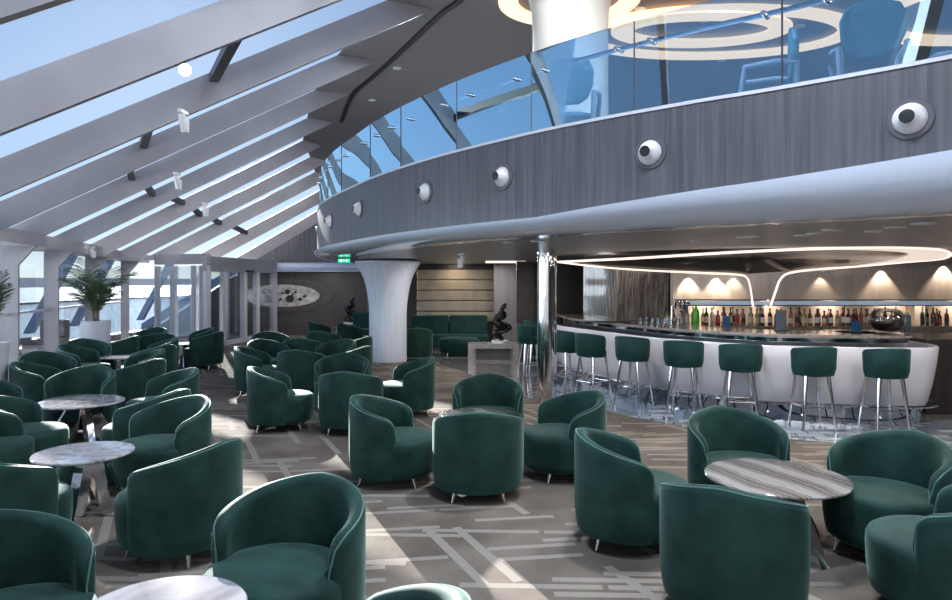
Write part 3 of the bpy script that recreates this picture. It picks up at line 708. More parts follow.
# ------------------------------------------------------------------ fascia spotlights
def fx_at(px, py, i_w):
    i = bp_at_px(px); return i
FX = [(911, 119, 'far right'), (651, 153, 'second from the right'), (503, 177, 'third from the right'), (426, 192, 'fourth from the right'), (360, 209, 'fifth from the right'), (331, 221, 'third from the left tip')]
sp0 = None; M['plate'] = mat('grey_plate', (.10, .10, .115), .4)
for n_i, (px, py, nm) in enumerate(FX):
    i = bp_at_px(px); y = BE[i].y; t = (px-476)/F
    # refine the point on the curve
    best = None
    for j in range(len(BE)-1):
        if BE[j].y < 1.5: continue
        for f in range(20):
            q = BE[j].lerp(BE[j+1], f/20); e = abs(q.x/q.y-t)
            if best is None or e < best[0]: best = (e, q, j)
    q = best[1]; z = H+(YH-py)/F*q.y; Nn = NN[best[2]]
    if sp0 is None:
        sp0 = empty('fascia_spotlight')
        Rm = Matrix.Rotation(PI/2, 3, 'Y')
        mb = MB(); mb.lathe([(.001, 0), (.150, 0), (.150, .010), (.143, .016), (.001, .016)], 36, R=Rm); mb.build('mount_plate', M['plate'], sp0, smooth=True, angle=35)
        mb = MB(); mb.lathe([(.110, .015), (.110, .03), (.085, .06), (.062, .085), (.055, .105), (.05, .115)], 32, R=Rm); mb.build('housing', M['fixture'], sp0, smooth=True, angle=60)
        mb = MB(); mb.lathe([(.048, .112), (.05, .122), (.042, .125), (.001, .119)], 24, R=Rm); mb.build('lens', M['black'], sp0, smooth=True)
        s = sp0
    else: s = copy_tree(sp0)
    s.location = (q.x, q.y, z); 
    aim = (Nn*1.0).normalized(); s.rotation_euler = (0, 0, math.atan2(aim.y, aim.x))
    tag(s, 'round white spotlight on the grey balcony fascia, '+nm, 'spotlight', 'round spotlights along the balcony fascia')
for px, py, D, nm in ((314, 229, 16.6, 'upper of two at the left tip'), (312, 241, 17.6, 'lower of two at the left tip')):
    s = copy_tree(sp0); s.location = (-3.80 if D < 17 else -3.87, D, H+(YH-py)/F*D); s.rotation_euler = (0, 0, PI)
    tag(s, 'round white spotlight on the grey balcony fascia, '+nm, 'spotlight', 'round spotlights along the balcony fascia')

# small cylindrical spots hanging off the roof
def spot_fix(loc, label, rz=0, tilt=.4):
    r = empty('cylinder_spotlight', loc, rz, label, 'spotlight', 'white cylinder spotlights')
    mb = MB(); mb.box((0, 0, 0), (.05, .2, .04)); mb.build('bracket', M['fixture'], r)
    Rm = Matrix.Rotation(tilt, 3, 'X'); mb = MB(); mb.lathe([(.001, -.22), (.045, -.22), (.045, -.02), (.035, 0), (.001, 0)], 16, (0, -.04, -.03), R=Rm); mb.build('housing', M['fixture'], r, smooth=True, angle=40)
    mb = MB(); mb.lathe([(.001, -.22), (.045, -.22), (.045, -.06), (.001, -.06)], 16, (.0, .09, -.03), R=Matrix.Rotation(-tilt*.3, 3, 'X')); mb.build('second_housing', M['fixture'], r, smooth=True, angle=40)
    return r
spot_fix(pt(183, 112, 8.5), 'white twin spotlight hanging below the sun')
spot_fix(pt(177, 174, 11.2), 'white spotlight on the roof beam under the twin one')
spot_fix(pt(205, 204, 13.8), 'white spotlight hanging lowest from the roof beams')
spot_fix(pt(92, 247, 15.8), 'white spotlight clamped to the eave beam above the palm')
spot_fix(pt(462, 254, 12.4)+Vector((0, 0, 0)), 'white tilted spotlight under the low ceiling left of the chrome column', .6)

# ------------------------------------------------------------------ bar
FR = [(1.52, 15.2), (1.58, 14.2), (1.70, 13.3), (2.37, 11.5), (2.87, 10.5), (3.9, 9.42), (5.07, 9.07), (5.8, 8.98), (6.13, 9.07), (6.32, 9.3), (6.42, 9.75), (6.45, 10.4)]
FP = [(p.x, p.y) for p in catmull([(x, y, 0) for x, y in FR], 6)][::-1]     # reversed so outward normal faces the room
FP2 = FP[::-1]
bar = empty('bar_counter', (0, 0, 0), 0, 'long curved bar with glossy white front and dark stone counter', 'bar')
def off(path, dist):
    n = len(path); out = []
    for i in range(n):
        a = path[max(i-1, 0)]; b = path[min(i+1, n-1)]; t = Vector((b[0]-a[0], b[1]-a[1], 0)).normalized(); N = Vector((-t.y, t.x, 0)); out.append((path[i][0]+N.x*dist, path[i][1]+N.y*dist))
    return out
mb = MB(); sweep(FP2, lambda i: [(.16, .25), (.13, .30), (.07, .55), (.02, .85), (0, 1.05), (.01, 1.065), (.05, 1.065), (.055, 1.05), (.055, .98)], mb); mb.build('front_panel', M['lipwhite'], bar, smooth=True, angle=50)
mb = MB(); sweep(FP2, lambda i: [(.06, 1.0), (.34, 1.0), (.36, 1.01), (.36, 1.15), (.30, 1.16), (.30, 1.19), (.30, 1.20)], mb); mb.build('mirror_band', M['mirror'], bar, smooth=True, angle=30)
mb = MB(); sweep(FP2, lambda i: [(.285, 1.165), (.28, 1.185), (.285, 1.205), (1.15, 1.205), (1.15, .95)], mb); mb.build('countertop', M['counter'], bar, smooth=True, angle=30)
mb = MB(); sweep(FP2, lambda i: [(.22, 0), (.18, .24), (.16, .262)], mb); mb.build('kick_plate', M['mirror'], bar, smooth=True)
mb = MB(); fr = [Vector((x, y, .28)) for x, y in off(FP2, .02)]; mb.tube(fr[6:-8], .025, 8); mb.build('foot_rail', M['chrome'], bar, smooth=True)

def reflection_tiles():
    m = mat('painted_reflection_floor', (.6, .66, .72), .07, .35, coat=.6); n = m.node_tree.nodes; L = m.node_tree.links; b = n['Principled BSDF']
    tc = n.new('ShaderNodeTexCoord'); mp = n.new('ShaderNodeMapping'); mp.inputs['Rotation'].default_value = (0, 0, .15)
    br = n.new('ShaderNodeTexBrick'); br.inputs['Scale'].default_value = 1; br.inputs['Brick Width'].default_value = .34; br.inputs['Row Height'].default_value = .17
    br.inputs['Mortar Size'].default_value = .010; br.inputs['Color1'].default_value = (.22, .30, .40, 1); br.inputs['Color2'].default_value = (.88, .93, .98, 1); br.inputs['Mortar'].default_value = (.03, .03, .035, 1)  # blue-white tile tones paint in sky and windows reflected by the floor
    nz = n.new('ShaderNodeTexNoise'); nz.inputs['Scale'].default_value = 7; bp = n.new('ShaderNodeBump'); bp.inputs['Strength'].default_value = .03; bp.inputs['Distance'].default_value = .02
    L.new(tc.outputs['Object'], mp.inputs[0]); L.new(mp.outputs[0], br.inputs['Vector']); L.new(br.outputs['Color'], b.inputs['Base Color'])
    L.new(tc.outputs['Object'], nz.inputs['Vector']); L.new(nz.outputs['Fac'], bp.inputs['Height']); L.new(bp.outputs[0], b.inputs['Normal'])
    return m
mb = MB(); sweep(FP2[4:-8], lambda i: [(.5, .009), (-1.02+.35*max(0, min(1, (FP2[4+i][1]-10)/4)), .009)], mb); struct(mb.build('trim_7', reflection_tiles()))
# right end: dark cabinet
mb = MB(); mb.box((7.5, 10.5, .55), (1.9, 1.2, 1.1)); tag(mb.build('bar_cabinet', M['brown2'], bevel=.01), 'dark slatted service cabinet at the right end of the bar', 'cabinet')

# back bar walls
mb = MB(); mb.box((7.9, 13.2, 1.22), (8.2, .2, 2.44)); struct(mb.build('wall_bar', M['creamwall']))
mb = MB(); mb.box((3.3, 13.6, 1.22), (1.05, .2, 2.44)); mb.box((2.65, 14.3, 1.22), (.75, .2, 2.44), -.5); struct(mb.build('wall_marble', M['marblewall'])).name = 'wall_inner'
mb = MB(); mb.box((1.22, 17.0, 1.22), (.42, .25, 2.44)); struct(mb.build('trim_6', M['brown']))
mb = MB(); mb.box((2.8, 17.2, 1.22), (2.8, .2, 2.44)); struct(mb.build('wall_dark', M['brown2'])).name = 'wall_opening'
# back bar counter and shelves
mb = MB(); mb.box((7.0, 12.72, .55), (6.6, .7, 1.1)); mb.box((7.0, 12.71, 1.115), (6.7, .74, .03)); tag(mb.build('back_counter', M['counter']), 'long stone back counter holding the bottles behind the bar', 'counter')
shf = empty('bottle_shelf', (0, 0, 0), 0, 'mirrored glass rack hanging above the bottles behind the bar', 'shelf')
mb = MB(); mb.box((7.2, 12.7, 1.60), (6.9, .40, .02)); mb.box((7.2, 12.7, 1.50), (6.9, .40, .02)); mb.build('shelf_board', M['mirror'], shf)
for x in (3.9, 5.3, 6.8, 8.3, 9.8):
    mb = MB(); mb.box((x, 12.7, 1.30), (.025, .3, .42)); mb.build('upright', M['chrome'], shf)
mb = MB(); mb.box((7.2, 12.52, 1.545), (6.9, .02, .07)); mb.build('edge_light', mat('bluish_edge_light', (.6, .75, .9), emit=(.55, .75, 1), es=.18), shf)
# light ribbon of bar canopy
up = [pt(558, 262, 13), pt(600, 260, 12.2), pt(640, 258, 11.5), pt(740, 252, 10.5), pt(850, 247.5, 10), pt(905, 247.5, 10), pt(940, 250, 10.5), pt(951, 254.5, 11), pt(940, 259, 11.6), pt(905, 262, 12), pt(850, 267, 12.3), pt(810, 270, 12.4), pt(788, 273.5, 12.4), pt(780, 280, 12.4), pt(776, 290, 12.4), pt(770, 308, 12.4)]
lo = [pt(558, 262, 13), pt(600, 267, 12.9), pt(640, 270, 12.8), pt(700, 273, 12.6), pt(735, 274.5, 12.5), pt(746, 277, 12.5), pt(750, 286, 12.5), pt(753, 306, 12.5)]
up = catmull(up, 6); lo = catmull(lo, 6)
rb = empty('canopy_light', (0, 0, 0), 0, 'glowing ribbon light looping under the ceiling above the bar', 'ceiling light')
mb = MB(); mb.tube(up, .020, 8); mb.build('light_strip', M['led'], rb, smooth=True)
mb = MB(); mb.tube(lo, .016, 8); mb.build('light_strip', M['led'], rb, smooth=True)
# wide lit band at the right of the loop
inn = [pt(740, 252.5, 10.6), pt(800, 250.5, 10.4), pt(850, 250, 10.4), pt(885, 251, 10.6), pt(908, 253.5, 11), pt(900, 258, 11.6), pt(880, 262, 11.9), pt(850, 266, 12.2)]
inn = catmull(inn, 6); outr = catmull([pt(740, 252, 10.5), pt(800, 249.5, 10.2), pt(850, 247.5, 10), pt(905, 247.5, 10), pt(951, 254.5, 11), pt(935, 259.5, 11.6), pt(905, 262, 12), pt(850, 267, 12.3)], 6)
mb = MB(); vs = []
for a, b in zip(inn, outr): vs += [a, b]
mb.add(vs, [(2*i, 2*i+1, 2*i+3, 2*i+2) for i in range(len(inn)-1)]); mb.prism
mb.build('lit_band', M['led2'] if 'led2' in M else mat('soft_light_band', (1, .9, .8), emit=(1, .84, .72), es=.75), rb)
# dark canopy disc between the arcs
cv = MB(); uu = up[:60]; ll = lo[:28]
cc_ = Vector((5.2, 12.0, 2.36)); rim = up[:int(len(up)*.80)]+lo[::-1][14:]
vs = [cc_]+[p+Vector((0, 0, .03)) for p in rim]; cv.add(vs, [(0, i, i+1) for i in range(1, len(rim))])
tag(cv.build('bar_canopy', mat('canopy_bronze', (.12, .105, .095), .22, .3)), 'dark bronze oval ceiling canopy above the bar', 'canopy')
# accent spots washing the cream wall
for px in (690, 718, 735, 823, 884, 947):
    zz = {690: 2.10, 718: 2.10, 735: 2.10, 823: 2.12, 884: 2.24, 947: 2.33}[px]; x = (px-476)/F*13.0
    pw = {823: 10, 735: 16}.get(px, 42)
    lamp('wall_wash_lamp', 'SPOT', (x, 13.0, zz-.01), pw, WARM, .02, (0, .10, -1), 84, .5)
    mb = MB(); mb.lathe([(.001, 0), (.035, 0), (.035, .03), (.001, .03)], 16); o = mb.build('wall_washer', M['fixture'], smooth=True, loc=(x, 13.02, zz), angle=40)
    tag(o, 'small wall washer over the cream bar wall, '+{690: 'leftmost', 718: 'second from left', 735: 'third from left', 823: 'faint one in the middle', 884: 'over the glass bowl', 947: 'rightmost'}[px], 'downlight', 'wall washers behind the bar')

for x in (4.4, 5.6, 6.8, 8.0, 9.2):
    lamp('shelf_lamp', 'AREA', (x, 12.9, 1.47), 2.6, WARM, .5, (0, .5, -1))
# bottles
def bottle_mesh(h, r, neck, gm, lm, cm, square=False):
    mb = MB(); seg = 4 if square else 12
    mb.lathe([(.001, 0), (r, 0), (r, h*.58), (r*.85, h*.66), (neck, h*.74), (neck, h*.90)], seg, mi=0)
    mb.lathe([(r*1.02, h*.15), (r*1.02, h*.48)], seg, mi=1); mb.lathe([(.001, h*.90), (neck*1.25, h*.90), (neck*1.2, h), (.001, h)], 8, mi=2)
    me = mb.build('bottle', [gm, lm, cm], smooth=True, angle=40); return me
bc = {'dark': (.012, .012, .012), 'amber': (.16, .06, .015), 'red': (.13, .018, .015), 'clear': (.35, .36, .34), 'green': (.02, .045, .02), 'brown': (.06, .025, .012), 'gold': (.40, .25, .08), 'pink': (.30, .12, .10)}
lc = {'cream': (.6, .52, .40), 'black': (.02, .02, .02), 'white': (.7, .68, .64), 'red': (.35, .03, .03)}
bm_ = {k: mat('bottle_'+k, v, .12, coat=.3) for k, v in bc.items()}; lm_ = {k: mat('paper_'+k, v, .6) for k, v in lc.items()}
protos = {}
def bottle(x, y, z, col, lab, h, r, label, group):
    key = (col, lab, h, r)
    if key not in protos: protos[key] = o = bottle_mesh(h, r, r*.36, bm_[col], lm_[lab], lm_['black' if lab != 'black' else 'red'])
    else: o = protos[key].copy(); C.objects.link(o)
    o.location = (x, y, z); tag(o, label, 'bottle', group)
shown = ['dark', 'amber', 'red', 'clear', 'brown', 'gold', 'dark', 'pink', 'amber', 'green']
ordn = lambda n: {1: 'first', 2: 'second', 3: 'third'}.get(n, str(n)+'th')
px = 668.0; i = 0
while px < 952:
    if not (690 < px < 702):
        col = random.choice(shown); lab = random.choice(['cream', 'white', 'black', 'cream', 'red']); h = random.choice([.27, .30, .33]); r = random.choice([.036, .042])
        if px > 905 and px < 933: px += 9; continue
        i += 1; D = 12.58; P_ = at(px, D, 1.132)
        bottle(P_.x, P_.y, P_.z, col, lab, h, r, '%s bottle, %s label, %s from left in the front row behind the bar' % (col, lab, ordn(i)), 'front row of bottles behind the bar')
    px += random.uniform(5.4, 7.4)
px = 672.0; i = 0
while px < 950:
    col = random.choice(shown); lab = random.choice(['cream', 'white', 'black']); h = random.choice([.30, .33]); i += 1
    P_ = at(px, 12.85, 1.132); bottle(P_.x, P_.y, P_.z, col, lab, h, .036, '%s bottle, %s label, %s from left in the rear row behind the bar' % (col, lab, ordn(i)), 'rear row of bottles behind the bar')
    px += random.uniform(8.5, 11)
P_ = at(696, 12.5, 1.132); mb = MB(); mb.lathe([(.001, 0), (.055, 0), (.06, .05), (.06, .24), (.045, .29), (.02, .33), (.02, .38), (.001, .38)], 16)
tag(mb.build('bottle', mat('glowing_green_glass', (.06, .36, .04), .15, emit=(.05, .6, .05), es=.06), smooth=True, loc=P_, angle=40), 'bright green bottle standing out behind the bar', 'bottle')  # faint emission painted on, though the bottle is no lamp
# items on the counter
def card(px, py_b, wpx, hpx, D, m, label, nm='menu_stand'):
    z0 = 1.206; P_ = at(px, D, z0); w_ = wpx/F*D; h = hpx/F*D
    r = empty(nm, P_, 0, label, 'menu stand', 'menu stands on the bar')
    mb = MB(); mb.box((0, 0, h/2), (w_, .03, h)); mb.build('panel', m, r); mb = MB(); mb.box((0, 0, .006), (w_*1.1, .12, .012)); mb.build('foot', M['dark'], r)
card(590.5+136, 326, 7, 12, 10.75, M['book_blue'], 'small blue menu stand left of the middle of the bar')
card(781, 330, 10, 21, 10.1, M['slate'], 'tall slate grey menu stand in the middle of the bar')
card(856, 333, 9, 11, 9.95, M['book_blue'], 'small blue holder left of the glass bowl on the bar', 'card_holder')
card(907.5, 334, 6, 17, 9.9, M['slate'], 'narrow dark stand right of the glass bowl on the bar')
bw = empty('glass_bowl', at(887, 9.85, 1.206), 0, 'round clear glass bowl filled with dark fruit on the bar', 'bowl')
mb = MB(); pr = [(.08, 0), (.14, .02), (.20, .07), (.235, .14), (.24, .19), (.22, .26), (.17, .32), (.12, .345)]; vs = []
mb.lathe([(.001, .0)]+pr, 36); mb.f = mb.f[:-1]; mb.mi = mb.mi[:-1]; mb.build('bowl', M['clearglass'], bw, smooth=True)
fm = noise_mix(mat('dark_filling', (.02, .015, .015), .3), (.008, .008, .01), (.12, .05, .05), (40, 40, 40), 3)
mb = MB(); mb.lathe([(.001, .015), (.13, .03), (.19, .08), (.222, .14), (.20, .19), (.1, .215), (.001, .22)], 32); o = mb.build('filling', fm, bw, smooth=True)
tr = empty('serving_tray', at(607, 12.2, 1.206), 0, 'flat black tray with upturned ends on the left of the bar', 'tray')
mb = MB(); mb.add([(-.55, -.12, .07), (-.42, -.12, .02), (.42, -.12, .02), (.5, -.12, .04), (-.55, .12, .07), (-.42, .12, .02), (.42, .12, .02), (.5, .12, .04)], [(0, 1, 5, 4), (1, 2, 6, 5), (2, 3, 7, 6)]); mb.prism([(-.4, -.1, 0), (.4, -.1, 0), (.4, .1, 0), (-.4, .1, 0)], (0, 0, .018)); mb.build('plate', M['black'], tr)
cc0 = None
for i, px in enumerate((640, 646, 652, 658, 664, 671, 678)):
    if cc0 is None:
        mb = MB(); mb.lathe([(.001, 0), (.03, 0), (.035, .11), (.032, .11), (.027, .01), (.001, .01)], 14); cc0 = mb.build('drinking_glass', M['clearglass'], smooth=True, angle=50); o = cc0
    else: o = cc0.copy(); C.objects.link(o)
    o.location = at(px, 11.75, 1.206); tag(o, 'clear drinking glass on the bar near the tap tower, %s from left' % ordn(i+1), 'glass', 'drinking glasses on the bar')
# coffee / tap machine cluster
cm = empty('tap_tower', at(672, 12.2, 1.206), 0, 'chrome tap tower on the bar below the marble column', 'tap')
mb = MB(); mb.tube([(0, 0, 0), (0, 0, .28), (.05, -.03, .36), (.2, -.05, .38), (.3, -.05, .34)], .025, 10); mb.build('spout', M['chrome'], cm, smooth=True)
mb = MB(); mb.lathe([(.001, 0), (.08, 0), (.08, .03), (.05, .05), (.001, .05)], 20); mb.build('base', M['chrome'], cm, smooth=True, angle=40)
for k in range(3):
    mb = MB(); mb.tube([(.05+.08*k, -.05, .37), (.05+.08*k, -.06, .25)], .014, 8); mb.build('tap', M['black'], cm, smooth=True)

# ------------------------------------------------------------------ bar stools
def make_stool():
    r = empty('bar_stool')
    mb = MB(); mb.lathe([(.001, .70), (.19, .70), (.215, .72), (.225, .76), (.215, .80), (.18, .82), (.001, .825)], 32); mb.build('seat', M['stoolvelvet'], r, smooth=True, angle=60)
    mb = MB(); vs = []; NS = 28; A_ = math.radians(92); m = 0
    for i in range(NS+1):
        u = -1+2*i/NS; th = PI+u*A_; e = max(0, (abs(u)-.85)/.15); hw = .028*math.sqrt(max(0.04, 1-e*e)); h = 1.10-.05*u*u-.05*e*e
        zb_ = .715
        sec = [(.235+hw, zb_), (.258+hw, .80), (.268+hw, h-.02), (.268+hw*.5, h), (.268-hw*.5, h), (.268-hw, h-.02), (.252-hw, .8), (.225-hw, zb_)]
        m = len(sec); vs += [(a*math.cos(th), a*math.sin(th), z) for a, z in sec]
    mb.add(vs, [(i*m+j, (i+1)*m+j, (i+1)*m+(j+1) % m, i*m+(j+1) % m) for i in range(NS) for j in range(m)]+[tuple(range(m)), tuple(NS*m+j for j in range(m))[::-1]])
    mb.build('backrest', M['stoolvelvet'], r, smooth=True, angle=60)
    for x, y in ((.15, .14), (.15, -.14), (-.15, .14), (-.15, -.14)):
        mb = MB(); mb.tube([(x, y, .72), (x*1.5, y*1.5, 0.006)], [.028, .014], 10); mb.build('leg', M['chrome'], r, smooth=True)
    mb = MB(); q = .20; mb.tube([(q, q*.93, .30), (q, -q*.93, .30), (-q, -q*.93, .30), (-q, q*.93, .30)], .010, 8, closed=True); mb.build('footrest', M['chrome'], r, smooth=True)
    return r
s0 = make_stool()
ST = [(884, 8.78, 88, 'rightmost at the white bar front'), (812, 8.98, 88, 'second from the right'), (740, 9.4, 78, 'third from the right'), (684, 9.9, 62, 'fourth from the right'), (634, 10.6, 48, 'fifth from the right'),
      (593, 11.2, 38, 'second right of the chrome column'), (568, 11.9, 30, 'just right of the chrome column'), (531, 13.5, 12, 'left of the chrome column, nearer of two'), (538, 14.6, 5, 'left of the chrome column, mostly hidden behind it')]
for i, (px, D, a, lb) in enumerate(ST):
    o = s0 if i == 0 else copy_tree(s0); o.location = at(px, D, .006); o.rotation_euler = (0, 0, math.radians(a)); tag(o, 'dark green bar stool with chrome legs, '+lb, 'bar stool', 'bar stools along the bar')

# ------------------------------------------------------------------ sofa corner
mb = MB(); mb.box((-.9, 20.6, 1.22), (2.9, .2, 2.44)); struct(mb.build('wall_sofa', M['brown2']))
mb = MB(); mb.box((1.0, 19.2, 1.22), (1.0, .2, 2.44)); struct(mb.build('wall_sculpture', M['greywall'])).name = 'wall_niche'
mb = MB(); mb.box((-3.0, 22.8, 1.22), (1.3, .2, 2.44)); struct(mb.build('wall_column_side', M['greywall'])).name = 'wall_side'
pn = empty('padded_wall_panel', (-.60, 20.42, 0), 0, 'beige padded wall panel of five horizontal bands above the sofa', 'wall panel')
for k in range(5):
    mb = MB(); mb.box((0, 0, .88+.315*k), (2.35, .12, .30)); mb.build('padded_band', M['beige'], pn, bevel=.035)
lamp('panel_lamp', 'AREA', (-.6, 19.9, 2.40), 6, WARM, .4, (0, .3, -1))
pn2 = empty('lattice_panel', (-3.15, 22.66, 0), 0, 'narrow pale lattice panel left of the white column', 'wall panel')
mb = MB(); mb.box((0, 0, 1.45), (.5, .06, 1.9)); mb.build('backing', M['beige'], pn2)
mb = MB()
for z in (1.1, 1.45, 1.8, 2.1): mb.box((0, -.04, z), (.5, .02, .03))
mb.box((0, -.04, 1.6), (.03, .02, 1.5)); mb.build('lattice', M['dark'], pn2)
sf = empty('sofa', (-.78, 19.35, 0), 0, 'long dark green sofa against the beige padded wall', 'sofa')
mb = MB(); mb.box((0, .05, .27), (2.25, .75, .34)); mb.build('seat', M['stoolvelvet'], sf, bevel=.06)
for x in (-.56, .56):
    mb = MB(); mb.prism([(x-.55, .32, .40), (x-.55, .12, .42), (x-.55, .28, .96), (x-.55, .44, .96)], (1.1, 0, 0)); mb.build('back_cushion', M['stoolvelvet'], sf, bevel=.05)
mb = MB(); mb.box((0, .05, .05), (2.1, .6, .1)); mb.build('plinth', M['dark'], sf)
sb = empty('sofa', at(362, 21.6), .0, 'short green sofa glimpsed left of the white column', 'sofa')
mb = MB(); mb.box((0, 0, .27), (.7, .7, .34)); mb.build('seat', M['stoolvelvet'], sb, bevel=.06)
mb = MB(); mb.box((0, .3, .6), (.7, .18, .7)); mb.build('backrest', M['stoolvelvet'], sb, bevel=.06)
mb = MB(); mb.box((0, 0, .05), (.6, .6, .1)); mb.build('plinth', M['dark'], sb)
pf = empty('pouffe', at(459, 17.8), 0, 'low rounded dark green pouffe in front of the sofa', 'pouffe')
mb = MB(); mb.lathe([(.001, .08), (.46, .08), (.52, .14), (.55, .30), (.53, .42), (.45, .47), (.001, .48)], 40, sy=.7); mb.build('cushion', M['stoolvelvet'], pf, smooth=True, angle=60)
for x in (-.3, .3):
    mb = MB(); mb.lathe([(.02, 0), (.02, .09)], 10, (x, 0, 0)); mb.build('leg', M['chrome'], pf, smooth=True)
bn = empty('stone_bench', (.42, 16.4, 0), 0, 'low grey marble bench with framed recess under the sculpture', 'bench')
mb = MB(); mb.box((0, 0, .40), (1.22, .5, .12)); mb.box((-.53, 0, .17), (.16, .5, .34)); mb.box((.53, 0, .17), (.16, .5, .34)); mb.box((0, .1, .17), (.9, .26, .34)); mb.build('block', M['plinth'], bn)
mb = MB(); mb.box((0, -.045, .19), (.82, .02, .26)); mb.build('recess_panel', M['greywall'], bn)
def sculpture(loc, h, label, m, seed, base=True):
    r = empty('abstract_sculpture', loc, 0, label, 'sculpture', 'twisted black sculptures')
    rnd = random.Random(seed); mb = MB(); pts = [(0, 0, 0), (.05, 0, .10*h), (-.12, 0, .22*h), (.14, .02, .34*h), (-.03, 0, .46*h), (-.10, 0, .58*h), (.06, 0, .70*h), (.02, 0, .80*h), (.10, 0, .92*h), (.14, 0, h)]
    c = catmull(pts, 5); rad = []
    kr = [.07, .05, .12, .06, .12, .08, .13, .05, .07, .012]
    for i in range(len(c)):
        t = i/5; a = int(min(t, 8)); f = t-a; rad.append((kr[a]*(1-f)+kr[min(a+1, 9)]*f)*h*.95)
    mb.tube(c, rad, 14); mb.build('figure', m, r, smooth=True, angle=80)
    mb = MB(); mb.tube(catmull([(-.10, 0, .22*h), (.10, -.05, .28*h), (.24, -.02, .36*h), (.18, 0, .44*h), (0, 0, .5*h)], 5), .05*h, 10); mb.build('limb', m, r, smooth=True)
    if base: mb = MB(); mb.lathe([(.001, -.01), (.20, -.01), (.20, .05), (.001, .05)], 24); mb.build('base', M['fixture'], r, smooth=True, angle=40)
sculpture(at(500, 16.4, .47), .95, 'twisted black abstract sculpture on the marble bench left of the chrome column', M['bronze'], 1)
sculpture(at(350, 22.0, .56), .88, 'twisted black abstract sculpture on a plinth at the far back, left of the white column', M['bronze'], 2)
mb = MB(); mb.box((0, 0, .275), (.45, .45, .55)); tag(mb.build('plinth_block', M['brown2'], loc=at(350, 22.0)), 'dark square plinth under the far sculpture', 'plinth')
# ceiling cove by the sofa
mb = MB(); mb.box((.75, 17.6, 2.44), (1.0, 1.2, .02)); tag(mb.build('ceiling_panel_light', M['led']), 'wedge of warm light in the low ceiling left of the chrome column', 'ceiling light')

# oval wall art
art = empty('oval_wall_art', at(284, 24.5, 1.42), 0, 'pale oval relief with dark discs on the brown end wall', 'wall art')
Rx_ = Matrix.Rotation(PI/2, 3, 'X')
def oval(a, b, y0, y1, name, m, cx=0, cz=0):
    mb = MB(); seg = 48; vs = []
    for y in (y0, y1): vs += [(cx+a*math.cos(2*PI*k/seg), y, cz+b*math.sin(2*PI*k/seg)) for k in range(seg)]
    mb.add(vs, [tuple(range(seg)), tuple(range(seg, 2*seg))[::-1]]+[(k, (k+1) % seg, seg+(k+1) % seg, seg+k) for k in range(seg)]); mb.build(name, m, art)
oval(1.72, .58, -.02, .0, 'outer_oval', mat('bronze_edge', (.13, .10, .07), .4), .05, 0)
oval(1.68, .56, -.03, -.01, 'inner_field', M['brown'], .05, 0)
oval(1.30, .40, -.05, -.01, 'pale_oval', noise_mix(mat('pale_relief', (.55, .52, .47), .5), (.35, .33, .30), (.66, .62, .56), (6, 6, 6), 4), 0, .0)
for x, z, r in ((288, 288.5, .09), (290.5, 295.5, .14), (296, 289, .05), (300.5, 296, .06), (305, 293, .05), (281, 296, .05), (276, 291, .06), (293, 291, .04), (283, 290, .04)):
    oval(r, r*.95, -.09, -.04, 'disc', M['black'], (x-284)/27.75, (292.5-z)/27.75)

# ------------------------------------------------------------------ planters with palms
def frond(L_len, az, lean, seed, parent):
    rnd = random.Random(seed); mb = MB(); pts = []
    d = Vector((math.cos(az), math.sin(az), 0))
    for i in range(11):
        t = i/10; r = lean*L_len*(t**1.6)*.8; z = L_len*(t*1.0-.55*lean*t**2.4)
        pts.append(d*r+Vector((0, 0, z)))
    mb.tube(pts, [.010*(1-.8*i/10) for i in range(11)], 5, mi=1)
    side = Vector((-d.y, d.x, 0))
    for i in range(19):
        t = .30+.70*i/18; k = t*10; a = int(min(k, 9)); p = pts[a].lerp(pts[a+1], k-a); tg = (pts[a+1]-pts[a]).normalized()
        ll = L_len*.30*math.sin(PI*min(1, (t-.25)/.85))+.05
        for s in (-1, 1):
            dr = (side*s*.8+tg*.75+Vector((0, 0, -.25+rnd.uniform(-.1, .1)))).normalized(); wv = tg*.011
            q1 = p+dr*ll*.5+Vector((0, 0, .01)); q2 = p+dr*ll+Vector((0, 0, -.10*ll))
            mb.add([p-wv*.5, p+wv*.5, q1+wv, q1-wv, q2], [(0, 1, 2, 3), (3, 2, 4)])
    return mb.build('frond', [M['leaf'], M['stem']], parent)
def palm(loc, label, n, ph, spread, seed, L0):
    r = empty('potted_palm', loc, 0, label, 'potted palm', None)
    mb = MB(); mb.lathe([(.001, 0), (.22, 0), (.24, .02), (.275, ph-.02), (.275, ph), (.25, ph), (.245, ph-.06), (.001, ph-.06)], 40); mb.build('pot', M['pot'], r, smooth=True, angle=40)
    mb = MB(); mb.lathe([(.001, ph-.062), (.244, ph-.062), (.244, ph-.04), (.001, ph-.03)], 24); mb.build('soil', M['soil'], r)
    rnd = random.Random(seed)
    for i in range(n):
        f = frond(L0*rnd.uniform(.62, 1.12), 2*PI*i/n+rnd.uniform(-.25, .25), spread*rnd.uniform(.25, 1.0), seed*50+i, r); f.location = (rnd.uniform(-.06, .06), rnd.uniform(-.06, .06), ph-.05)
palm(at(96, 13.9), 'leafy palm in a tall white round pot against the left windows', 18, 1.14, .62, 3, 1.32)
palm(at(-15, 9.3), 'palm in a tall white round pot cut off by the left picture edge', 12, 1.10, .28, 5, 1.0)

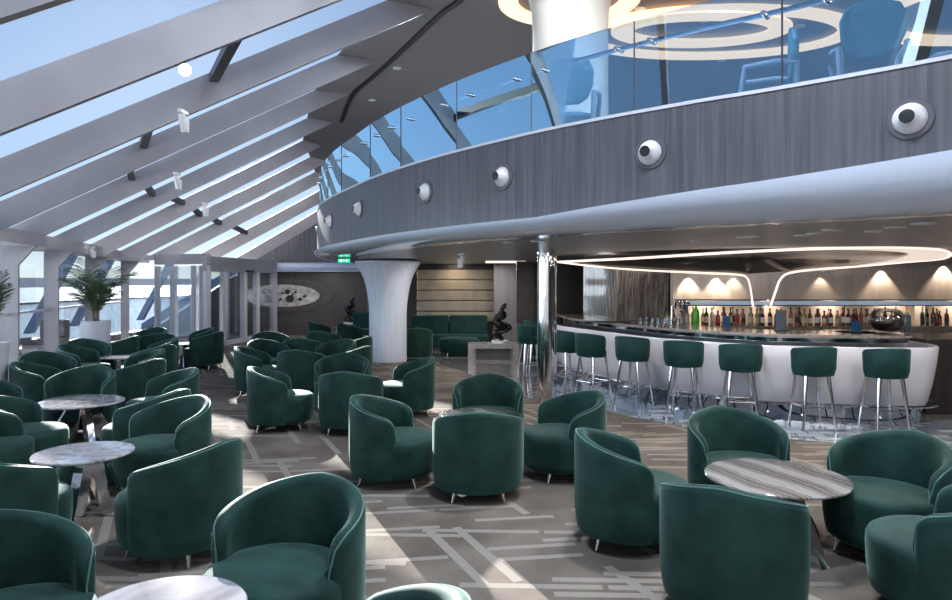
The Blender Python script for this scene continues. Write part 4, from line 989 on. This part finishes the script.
# ------------------------------------------------------------------ exit sign, detectors, downlights
ex = empty('exit_sign', at(344, 14.6, 2.40), -.25, 'green illuminated exit sign hanging from the low ceiling', 'sign')
ex.scale = (.8, .8, .62); mb = MB(); mb.box((0, 0, -.02), (.34, .03, .12)); mb.build('light_panel', mat('green_sign', (.02, .5, .25), emit=(.02, .75, .35), es=1.3), ex)
mb = MB(); mb.box((-.08, -.02, -.02), (.05, .01, .07)); mb.box((.03, -.02, -.02), (.09, .01, .015)); mb.box((.09, -.02, -.02), (.02, .01, .05)); mb.build('symbol', mat('sign_white', (.8, 1, .9), emit=(.8, 1, .9), es=1.5), ex)
mb = MB(); mb.box((-.1, 0, .05), (.34, .05, .03)); mb.build('bracket', M['dark'], ex)
pos = ['left of the chrome column', 'right above the chrome column', 'over the left bar end', 'above the first bar stools', 'above the middle of the bar', 'second above the middle of the bar', 'nearest in the middle', 'right of the middle', 'second right of the middle', 'near the right edge', 'at the right edge']
dl0 = None
for (px, py), nm in zip(((510, 242), (538, 241), (697, 241), (745, 237), (753, 236), (802, 235), (815, 233), (832, 229.5), (874, 231), (895, 227), (923, 223)), pos):
    D = F*.5/(YH-py); 
    if dl0 is None:
        dl0 = empty('downlight'); mb = MB(); mb.lathe([(.07, 0), (.09, 0), (.09, -.012), (.07, -.012)], 24); mb.build('trim_ring', M['fixture'], dl0, smooth=True, angle=40)
        mb = MB(); mb.lathe([(.001, -.004), (.07, -.004), (.07, -.008), (.001, -.008)], 24); mb.build('lamp_face', M['lampface'], dl0); o = dl0
    else: o = copy_tree(dl0)
    o.location = at(px, D, 2.45); tag(o, 'small round downlight in the low ceiling, '+nm, 'downlight', 'downlights in the low ceiling')
for (px, py), nm in zip(((400, 20), (397, 68), (372, 100), (353, 127), (640, 8), (705, 20), (800, 26), (722, 60)), ('by the top edge', 'second below the top edge', 'third below the top edge', 'lowest left', 'beside the cream column', 'inside the oval cove', 'right of the oval cove', 'below the oval cove')):
    D = F*4.43/(YH-py); o = copy_tree(dl0); o.location = at(px, D, ZC); tag(o, 'small downlight in the high upper ceiling, '+nm, 'downlight', 'downlights in the upper ceiling')
